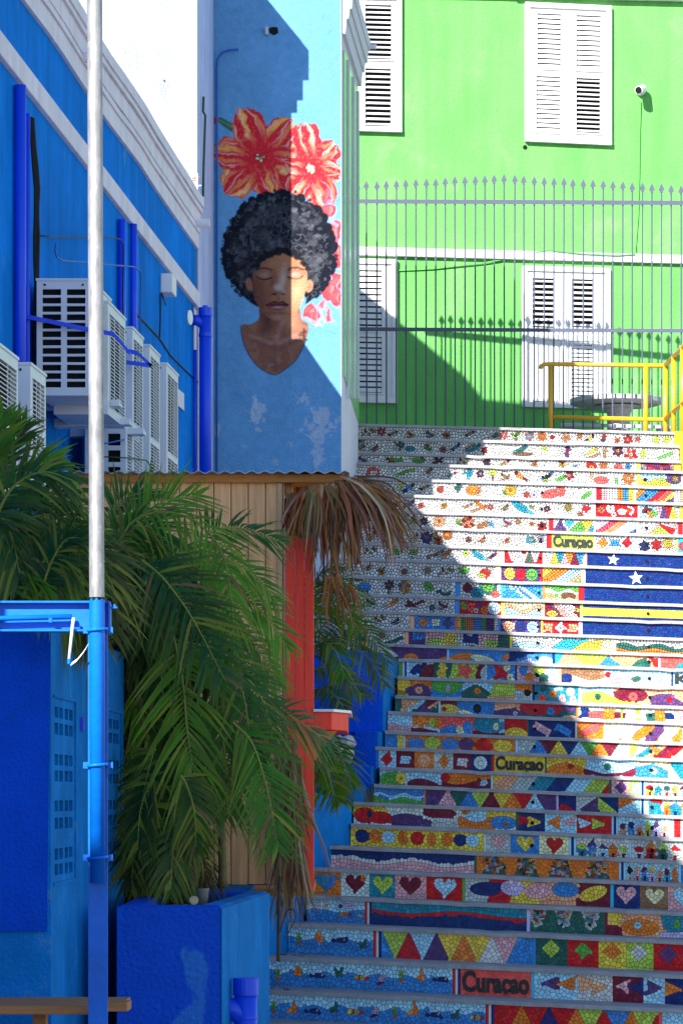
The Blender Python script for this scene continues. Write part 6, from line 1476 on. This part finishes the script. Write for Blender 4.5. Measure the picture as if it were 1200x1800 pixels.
# serving shelf
zs0, zs1 = EYE + (HOR - 1283) / F * 17.0, EYE + (HOR - 1252) / F * 17.0
pp = [((px - 600) / F * Y, Y) for px, Y in ((552, 16.99), (583, 16.99), (610, 17.3), (612, 18.2), (552, 18.2))]
m = MB(); m.prism([(x, y, zs0) for x, y in pp], (0, 0, zs1 - zs0)); sh_ = part('shelf', m, M['red_paint'], ki, bev=.003)
pp2 = [((px - 600) / F * Y, Y) for px, Y in ((551, 16.97), (586, 16.97), (617, 17.28), (619, 18.25), (551, 18.25))]
m = MB(); m.prism([(x, y, zs1 + .002) for x, y in pp2], (0, 0, .014)); part('shelf_top', m, M['plastic'], sh_)
m = MB(); m.prism([P(552, 1285, 17.02), P(592, 1285, 17.02), P(552, 1338, 17.02)], (0, .04, 0)); part('shelf_bracket', m, M['wood_trim'], sh_)
m = MB(); m.prism([P(497, 1338, 16.975), P(520, 1272, 16.975), P(548, 1256, 16.975), P(551, 1275, 16.975), P(510, 1345, 16.975)], (0, .008, 0)); part('shelf_brace', m, M['red_paint'], sh_)

# ================================================================ palms
def crm(pts, n):
    pts = [Vector(p) for p in pts]; pts = [pts[0] * 2 - pts[1]] + pts + [pts[-1] * 2 - pts[-2]]; o = []; m_ = len(pts) - 3
    for k in range(n + 1):
        u = k / n * m_; i = min(int(u), m_ - 1); t = u - i; p0, p1, p2, p3 = pts[i:i + 4]
        o.append(.5 * (2 * p1 + (p2 - p0) * t + (2 * p0 - 5 * p1 + 4 * p2 - p3) * t * t + (3 * p1 - p0 - 3 * p2 + p3) * t ** 3))
    return o
GREENS = [(.030, .140, .006), (.050, .185, .006), (.018, .095, .014), (.075, .205, .008), (.013, .075, .016)]
def frond(rng, pts, L, wd, droop, nleaf=46, cols=GREENS, yellow=.12, nrm=None, sp=1.0, start=.10):
    nleaf = int(nleaf * .74); wd = wd * 1.0; m = MB(); N = nleaf * 2; cv = crm(pts, N); total = sum((cv[k + 1] - cv[k]).length for k in range(N))
    gcol = rng.choice(cols); nleaf = nleaf
    m.tube(cv[::4] + [cv[-1]], [.0085 * (1 - .85 * k / (len(cv[::4]))) for k in range(len(cv[::4]) + 1)], 5, True, (.26, .30, .05))
    fn = (nrm or Vector((rng.uniform(-.3, .3), -.75, .65))).normalized()
    for k in range(int(N * start), N + 1, 2):
        u = k / N; p = cv[k]; t = (cv[min(k + 1, N)] - cv[max(k - 1, 0)]).normalized()
        side = t.cross(fn)
        if side.length < 1e-3: continue
        side.normalize()
        for sg in (1, -1):
            if rng.random() < .04: continue
            al = R(64 - 34 * u + rng.uniform(-6, 6)) ; d = (side * sg * math.sin(al) * sp + t * math.cos(al) + fn * rng.uniform(-.05, .22)).normalized()
            ln = L * (.45 + .75 * math.sin(math.pi * min(1, .12 + u * .86)) ** .7) * rng.uniform(.86, 1.1)
            if u > .93: ln *= .7
            dr = droop * rng.uniform(.6, 1.4); g_ = Vector((0, 0, -1)); col = tuple(c * rng.uniform(.75, 1.3) for c in gcol)
            if rng.random() < yellow: col = tuple(a * .4 + b * .6 for a, b in zip(col, (.28, .30, .03)))
            if rng.random() < .035: col = (.16, .10, .04); dr *= 1.8
            if rng.random() < .05: ln *= rng.uniform(.35, .7)
            if rng.random() < .06: dr += rng.uniform(.5, 1.1)
            bas = len(m.v); sg_n = 5
            wv = (t - d * t.dot(d)); wv = wv.normalized() if wv.length > 1e-3 else side
            wv = (wv + fn.cross(d) * .4 * sg).normalized()
            for q in range(sg_n + 1):
                s = q / sg_n; c = p + d * ln * s * (1 - .12 * dr * s) + g_ * (ln * dr * s * s)
                hw = wd * .5 * (1.0 if .15 < s < .45 else (.35 + 4.0 * s if s <= .15 else max(.04, (1 - s) / .55)))
                m.v.append(c - wv * hw); m.v.append(c + wv * hw)
            for q in range(sg_n):
                a = bas + 2 * q; tipf = q / sg_n; cc = tuple(x * (1 - .35 * tipf) + y * .35 * tipf for x, y in zip(col, (.24, .27, .03)))
                m.f.append((a, a + 1, a + 3, a + 2)); m.c.append(cc)
    return m
def px3(lst, Y, dy=0.0):
    n = len(lst); return [P(x, y, Y + dy * k / max(1, n - 1)) for k, (x, y) in enumerate(lst)]
rp = random.Random(12)
# --- the main palm in the planter
pm_ = thing('areca_palm', 'big bushy green palm growing from the blue planter', 'palm', P(300, 1575, 15.1))
stems = [((285, 1590), (270, 1400), (235, 1180), (205, 1010)), ((310, 1590), (320, 1380), (330, 1200), (330, 1060)), ((392, 1560), (391, 1480), (388, 1400), (392, 1260)), ((255, 1590), (245, 1420), (230, 1250), (225, 1120)), ((335, 1590), (360, 1420), (400, 1260), (420, 1120))]
for s in stems:
    m = MB(); c = crm(px3(s, 15.9, .1), 12); m.tube(c, [.024 * (1 - .4 * k / 12) for k in range(13)], 8); part('stem', m, M['stem'], pm_, smooth=True)
FR = [ # pixel path, depth at base, depth change, leaflet length, width, droop
 ([(185, 1010), (235, 915), (320, 905), (385, 960), (408, 1060), (412, 1170)], 14.9, -.4, .20, .015, .6),
 ([(200, 1000), (230, 930), (280, 885), (350, 870)], 15.3, .2, .28, .014, .10),
 ([(165, 980), (185, 920), (215, 880), (262, 862)], 15.3, .3, .26, .015, .05),
 ([(300, 990), (370, 935), (430, 930), (500, 955)], 15.4, .3, .22, .013, .22),
 ([(300, 1020), (380, 985), (440, 1005), (485, 1055)], 15.3, .2, .22, .013, .28),
 ([(250, 985), (290, 1020), (340, 1090), (398, 1200)], 14.6, -.2, .30, .016, .16),
 ([(320, 1060), (400, 1045), (460, 1075), (505, 1140)], 15.3, .2, .22, .014, .30),
 ([(330, 1100), (400, 1095), (450, 1135), (490, 1205)], 15.5, .3, .22, .014, .32),
 ([(222, 1195), (250, 1240), (285, 1310), (338, 1395)], 15.97, 0, .30, .016, .18),
 ([(330, 1130), (395, 1150), (430, 1230), (440, 1350)], 14.9, -.1, .25, .015, .38),
 ([(400, 1250), (450, 1235), (520, 1265), (575, 1305)], 15.2, .4, .24, .013, .30),
 ([(410, 1270), (445, 1310), (470, 1390), (488, 1490)], 14.7, -.1, .26, .016, .15),
 ([(350, 1230), (385, 1280), (398, 1350), (400, 1430)], 14.8, 0, .24, .015, .40),
 ([(240, 1230), (240, 1330), (238, 1450), (248, 1560)], 15.97, 0, .24, .015, .40),
 ([(280, 1290), (305, 1380), (315, 1460), (318, 1540)], 15.97, 0, .22, .015, .40),
 ([(230, 1100), (225, 1170), (235, 1260), (270, 1360)], 15.97, 0, .28, .016, .30),
 ([(300, 1100), (320, 1190), (330, 1290), (345, 1380)], 14.7, 0, .28, .016, .35),
 ([(380, 1180), (430, 1190), (465, 1240), (480, 1310)], 15.2, 0, .20, .014, .35),
 ([(250, 1380), (270, 1430), (280, 1500), (272, 1560)], 15.97, 0, .20, .014, .40),
 ([(215, 1340), (220, 1420), (232, 1500), (225, 1580)], 15.97, 0, .18, .014, .40),
 ([(200, 1080), (240, 1050), (290, 1090), (330, 1170)], 15.97, 0, .28, .016, .30),
 ([(250, 1030), (300, 975), (360, 985), (410, 1050)], 15.2, .1, .24, .015, .30),
 ([(190, 1040), (205, 960), (250, 925), (300, 955)], 14.9, -.1, .25, .015, .30),
 ([(170, 1060), (190, 1000), (230, 985), (280, 1040)], 15.97, 0, .26, .015, .35),
]
for (pp_, Y, dy, L, w, dr) in FR:
    part('palm_frond', frond(rp, px3(pp_, Y, dy), L, w, dr, 46), M['palm'], pm_)
for k in range(24):        # the inner mass of fronds, interior shade put into darker leaf colours
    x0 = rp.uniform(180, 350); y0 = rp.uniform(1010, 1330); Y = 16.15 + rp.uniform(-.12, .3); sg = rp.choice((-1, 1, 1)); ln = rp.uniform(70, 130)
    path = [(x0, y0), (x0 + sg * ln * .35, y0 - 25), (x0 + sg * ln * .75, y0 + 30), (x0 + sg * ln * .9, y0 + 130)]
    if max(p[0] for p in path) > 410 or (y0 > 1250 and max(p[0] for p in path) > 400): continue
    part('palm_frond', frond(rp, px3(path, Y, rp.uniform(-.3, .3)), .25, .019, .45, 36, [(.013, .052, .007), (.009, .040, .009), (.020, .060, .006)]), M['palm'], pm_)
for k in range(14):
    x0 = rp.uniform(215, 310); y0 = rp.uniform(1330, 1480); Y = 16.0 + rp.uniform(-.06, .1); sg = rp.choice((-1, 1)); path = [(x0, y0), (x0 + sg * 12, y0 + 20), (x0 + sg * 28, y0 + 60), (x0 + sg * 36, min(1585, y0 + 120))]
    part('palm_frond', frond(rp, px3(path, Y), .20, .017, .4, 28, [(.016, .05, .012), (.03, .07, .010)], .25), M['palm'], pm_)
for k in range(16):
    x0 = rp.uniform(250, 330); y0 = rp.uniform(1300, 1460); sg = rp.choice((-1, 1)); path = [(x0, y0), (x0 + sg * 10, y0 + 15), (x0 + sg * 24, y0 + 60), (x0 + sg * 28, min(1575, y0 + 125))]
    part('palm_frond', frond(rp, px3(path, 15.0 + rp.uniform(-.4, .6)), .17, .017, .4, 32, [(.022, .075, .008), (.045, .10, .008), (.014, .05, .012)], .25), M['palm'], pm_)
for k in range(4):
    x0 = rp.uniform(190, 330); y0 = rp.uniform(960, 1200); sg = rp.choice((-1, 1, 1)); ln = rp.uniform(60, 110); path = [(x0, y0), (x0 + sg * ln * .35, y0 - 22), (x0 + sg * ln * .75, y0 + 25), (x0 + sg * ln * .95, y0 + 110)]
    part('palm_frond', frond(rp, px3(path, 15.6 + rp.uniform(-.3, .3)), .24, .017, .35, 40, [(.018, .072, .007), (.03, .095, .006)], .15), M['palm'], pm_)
# brown dead leaves inside the clump
for (a, b) in (((228, 1270), (232, 1420)), ((240, 1290), (236, 1440)), ((350, 1500), (352, 1570))):
    part('dead_frond', frond(rp, [P(a[0], a[1], 15.95), P((a[0] + b[0]) / 2 + 6, (a[1] + b[1]) / 2, 15.93), P(b[0], b[1], 15.95)], .16, .012, 1.0, 26, [(.12, .07, .04)], 0), M['dry'], pm_)
# --- the palm at the left edge
pl_ = thing('fan_palm', 'bright palm at the left edge above the steel beam', 'palm', P(-60, 1095, 13.4))
m = MB(); m.tube(crm([P(-70, 1100, 13.4), P(-60, 1040, 13.4), P(-35, 980, 13.3)], 8), .03, 8); part('stem', m, M['stem'], pl_, smooth=True)
BR = [(.07, .21, .010), (.05, .17, .008), (.09, .24, .012)]
FL = [([(-30, 960), (-12, 870), (15, 800), (45, 745)], .20, .020, .10), ([(-30, 970), (0, 890), (50, 830), (105, 805)], .22, .018, .2), ([(-30, 980), (20, 910), (85, 872), (140, 868)], .24, .016, .28),
      ([(-35, 950), (-28, 850), (-14, 780), (5, 725)], .20, .020, .05), ([(-30, 990), (30, 925), (90, 905), (140, 930)], .24, .015, .35), ([(-30, 1000), (35, 960), (90, 955), (140, 990)], .24, .015, .4),
      ([(-30, 1010), (20, 975), (65, 990), (100, 1050)], .22, .015, .45), ([(-35, 920), (-10, 900), (20, 940), (35, 1010)], .24, .016, .5), ([(10, 1050), (50, 1005), (95, 1010), (140, 1045)], .22, .014, .4),
      ([(40, 1050), (70, 995), (105, 975), (140, 1000)], .22, .014, .4), ([(70, 1050), (90, 990), (115, 950), (140, 945)], .22, .014, .3), ([(-20, 940), (20, 860), (75, 830), (130, 845)], .22, .017, .35)]
for k, (pp_, L, w, dr) in enumerate(FL):
    part('palm_frond', frond(rp, px3(pp_, 13.2 - .04 * k, -.1), L, w, dr, 40, BR if k in (0, 1, 3) else GREENS + BR[:1], .2), M['palm'], pl_)
for k in range(22):
    x0 = rp.uniform(-20, 130); y0 = rp.uniform(950, 1050); sg = rp.choice((-1, 1)); path = [(x0, y0), (x0 + sg * 30, y0 - 12), (x0 + sg * 60, y0 + 20), (x0 + sg * 75, y0 + 70)]
    part('palm_frond', frond(rp, px3(path, 13.5 + rp.uniform(-.1, .4)), .22, .018, .4, 32, [(.016, .055, .014), (.03, .05, .012), (.012, .04, .018)], .2), M['palm'], pl_)
# --- the palm behind the red post
pr_ = thing('young_palm', 'smaller palm growing behind the red kiosk post', 'palm', P(560, 1400, 19.6))
m = MB(); m.tube(crm([P(548, 1420, 19.6), P(545, 1300, 19.6), P(542, 1120, 19.6)], 8), .03, 8); part('stem', m, M['stem'], pr_, smooth=True)
YG = [(.075, .13, .018), (.055, .12, .016), (.045, .11, .022)]
for k, (pp_, L, w, dr) in enumerate([([(540, 1110), (560, 1040), (600, 1020), (640, 1060)], .19, .013, .3), ([(540, 1130), (590, 1085), (640, 1105), (682, 1165)], .18, .012, .3), ([(545, 1140), (600, 1120), (645, 1155), (676, 1205)], .17, .012, .3),
      ([(540, 1100), (548, 1040), (562, 1010), (595, 1002)], .18, .013, .2), ([(545, 1180), (580, 1175), (610, 1195), (640, 1225)], .16, .012, .3), ([(548, 1260), (575, 1290), (600, 1330), (618, 1385)], .18, .013, .3), ([(550, 1290), (565, 1320), (580, 1360), (600, 1410)], .18, .013, .3),
      ([(550, 1215), (570, 1210), (590, 1225), (610, 1255)], .14, .012, .4), ([(540, 1150), (565, 1075), (600, 1060), (628, 1105)], .18, .013, .4), ([(552, 1330), (572, 1350), (585, 1390), (595, 1410)], .16, .012, .3), ([(545, 1160), (565, 1130), (590, 1145), (605, 1190)], .17, .013, .4)]):
    part('palm_frond', frond(rp, px3(pp_, 19.4 - .05 * k, -.3), L, w, dr, 40, YG if k < 5 else GREENS, .2), M['palm'], pr_)

# ================================================================ dried palm thatch on the kiosk corner
th_ = thing('dried_thatch', 'brown dried palm leaves hanging from the kiosk roof corner', 'thatch', P(600, 1000, 16.8))
BRN = [(.34, .17, .075), (.24, .105, .045), (.42, .25, .14), (.14, .055, .022), (.48, .34, .23), (.38, .17, .055)]
rq = random.Random(8)
def strips(rng, root, n, spread, length, Y, cols, w=(.008, .018), curl=.25):
    """a bundle of dry leaf ribbons that leave one point, arch over and hang"""
    m = MB()
    for _ in range(n):
        a = rng.gauss(spread[0], spread[1]); ln = length * rng.uniform(.5, 1.0); p = P(root[0] + rng.uniform(-14, 14), root[1] + rng.uniform(-5, 6), Y + rng.uniform(-.12, .12))
        d = Vector((math.sin(a), rng.uniform(-.35, .15), -.25 + .9 * (1 - abs(math.sin(a))) * -1)).normalized(); wv = Vector((math.cos(a) * .8, rng.uniform(-.6, .6), rng.uniform(-.2, .2))).normalized(); ww = rng.uniform(*w); bas = len(m.v); col = tuple(c * rng.uniform(.7, 1.3) for c in rng.choice(cols)); ns_ = 7; kc = rng.uniform(.3, 1.7); tw = rng.uniform(-1.5, 1.5); c = p.copy(); dd = d.copy()
        for q in range(ns_ + 1):
            s = q / ns_; hw = ww * .5 * (1 - s) ** .55 + .0012; w_ = (wv * math.cos(tw * s) + dd.cross(wv) * math.sin(tw * s)).normalized()
            m.v.append(c - w_ * hw); m.v.append(c + w_ * hw)
            c = c + dd * ln / ns_; dd = (dd + Vector((rng.uniform(-.16, .16), rng.uniform(-.08, .08), -curl * kc))).normalized()
        for q in range(ns_):
            b = bas + 2 * q; m.f.append((b, b + 1, b + 3, b + 2)); m.c.append(tuple(x * (1 - .25 * q / ns_) for x in col))
    return m
for (root, n, spd, ln, Y) in (((600, 848), 40, (.62, .22), .48, 16.75), ((585, 852), 40, (.30, .25), .46, 16.7), ((560, 855), 40, (.0, .22), .44, 16.7), ((545, 858), 30, (-.30, .2), .36, 16.75), ((612, 842), 60, (1.0, .18), .56, 16.8), ((622, 842), 54, (1.25, .14), .54, 16.85), ((618, 845), 40, (.85, .15), .55, 16.7),
                              ((515, 870), 30, (-.05, .10), .30, 17.12), ((535, 860), 34, (.05, .15), .40, 17.15), ((590, 870), 30, (.15, .18), .50, 17.0), ((610, 850), 30, (.8, .25), .50, 17.0), ((580, 880), 18, (.05, .2), .55, 16.9), ((600, 880), 16, (.3, .15), .52, 16.9)):
    part('dry_frond', strips(rq, root, n, spd, ln, Y, BRN), M['dry'], th_)
part('dry_frond', strips(rq, (585, 1010), 16, (.02, .22), .30, 16.85, [(.30, .11, .03), (.36, .16, .05)], (.006, .012), .08), M['dry'], th_)
part('dry_frond', strips(rq, (605, 1030), 9, (.35, .08), .22, 16.85, [(.30, .11, .03)], (.008, .014), .02), M['dry'], th_)
for (a, b, c_) in (((622, 838), (690, 840), (735, 868)), ((618, 842), (680, 850), (712, 890))):
    m = MB(); m.tube(crm([P(*a, 16.75), P(*b, 16.7), P(*c_, 16.7)], 8), [.008 - .0008 * k for k in range(9)], 5, True, (.15, .09, .06)); part('dry_stalk', m, M['dry'], th_)
dl = thing('dead_palm_leaves', 'dead straw-brown palm leaves hanging down beside the red post', 'leaves', P(515, 1640, 16.6))
for (root, n, spd, ln) in (((508, 1300), 34, (.0, .05), .72), ((514, 1330), 30, (.04, .06), .80), ((505, 1440), 34, (-.02, .07), .52), ((516, 1470), 34, (.08, .08), .50), ((500, 1540), 20, (-.05, .08), .34)):
    part('dry_frond', strips(rq, root, n, spd, ln, 16.78, [(.30, .19, .10), (.24, .14, .07), (.40, .28, .17), (.20, .11, .05)], (.007, .016), .02), M['dry'], dl)
m = MB(); m.tube(crm([P(492, 1540, 16.6), P(490, 1610, 16.55), P(489, 1690, 16.5)], 8), .011, 6, True, (.10, .07, .05)); m.tube(crm([P(492, 1640, 16.5), P(505, 1600, 16.45), P(520, 1605, 16.4), P(512, 1630, 16.4), P(500, 1650, 16.4)], 12), .004, 5, True, (.12, .08, .06)); part('dead_stalk', m, M['dry'], dl)
# ---- dry leaf litter and small weeds on the steps
m = MB(); rg = random.Random(14)
for k in range(70):
    i = rg.choice((22, 23, 25, 28, 29, 29, 30)); px = XL[i] + rg.uniform(2, 60) ** 1.0; yy = SY[i] + rg.uniform(.03, .28); X = (px - 600) / F * yy; z = zx(i, X) + .004; r = rg.uniform(.008, .02); a = rg.uniform(0, 3)
    u = Vector((math.cos(a), math.sin(a), rg.uniform(0, .3))) * r; v = Vector((-math.sin(a), math.cos(a), rg.uniform(0, .4))) * r * .5; c = Vector((X, yy, z))
    col = rg.choice(((.22, .08, .10), (.25, .15, .07), (.30, .08, .14), (.12, .08, .05)))
    m.face((c - u, c + v, c + u, c - v), col)
lf = struct('leaf_litter', m, M['dry'], kind='stuff'); lf['label'] = 'dry leaf litter along the left ends of the steps'; lf['category'] = 'leaves'
wd_ = thing('weed_tuft', 'small tuft of weeds at the left end of a step', 'weed', P(648, 1416, 21.3))
m = MB()
for k in range(26):
    a = rg.uniform(-.6, .6); p = P(648 + rg.uniform(-6, 6), 1417, 21.35); q = p + Vector((math.sin(a) * .09, rg.uniform(-.03, .03), rg.uniform(.06, .16))); w = Vector((.004, 0, 0)); m.face((p - w, p + w, q), rg.choice(((.10, .14, .03), (.22, .17, .08), (.06, .12, .03))))
part('blades', m, M['palm'], wd_)
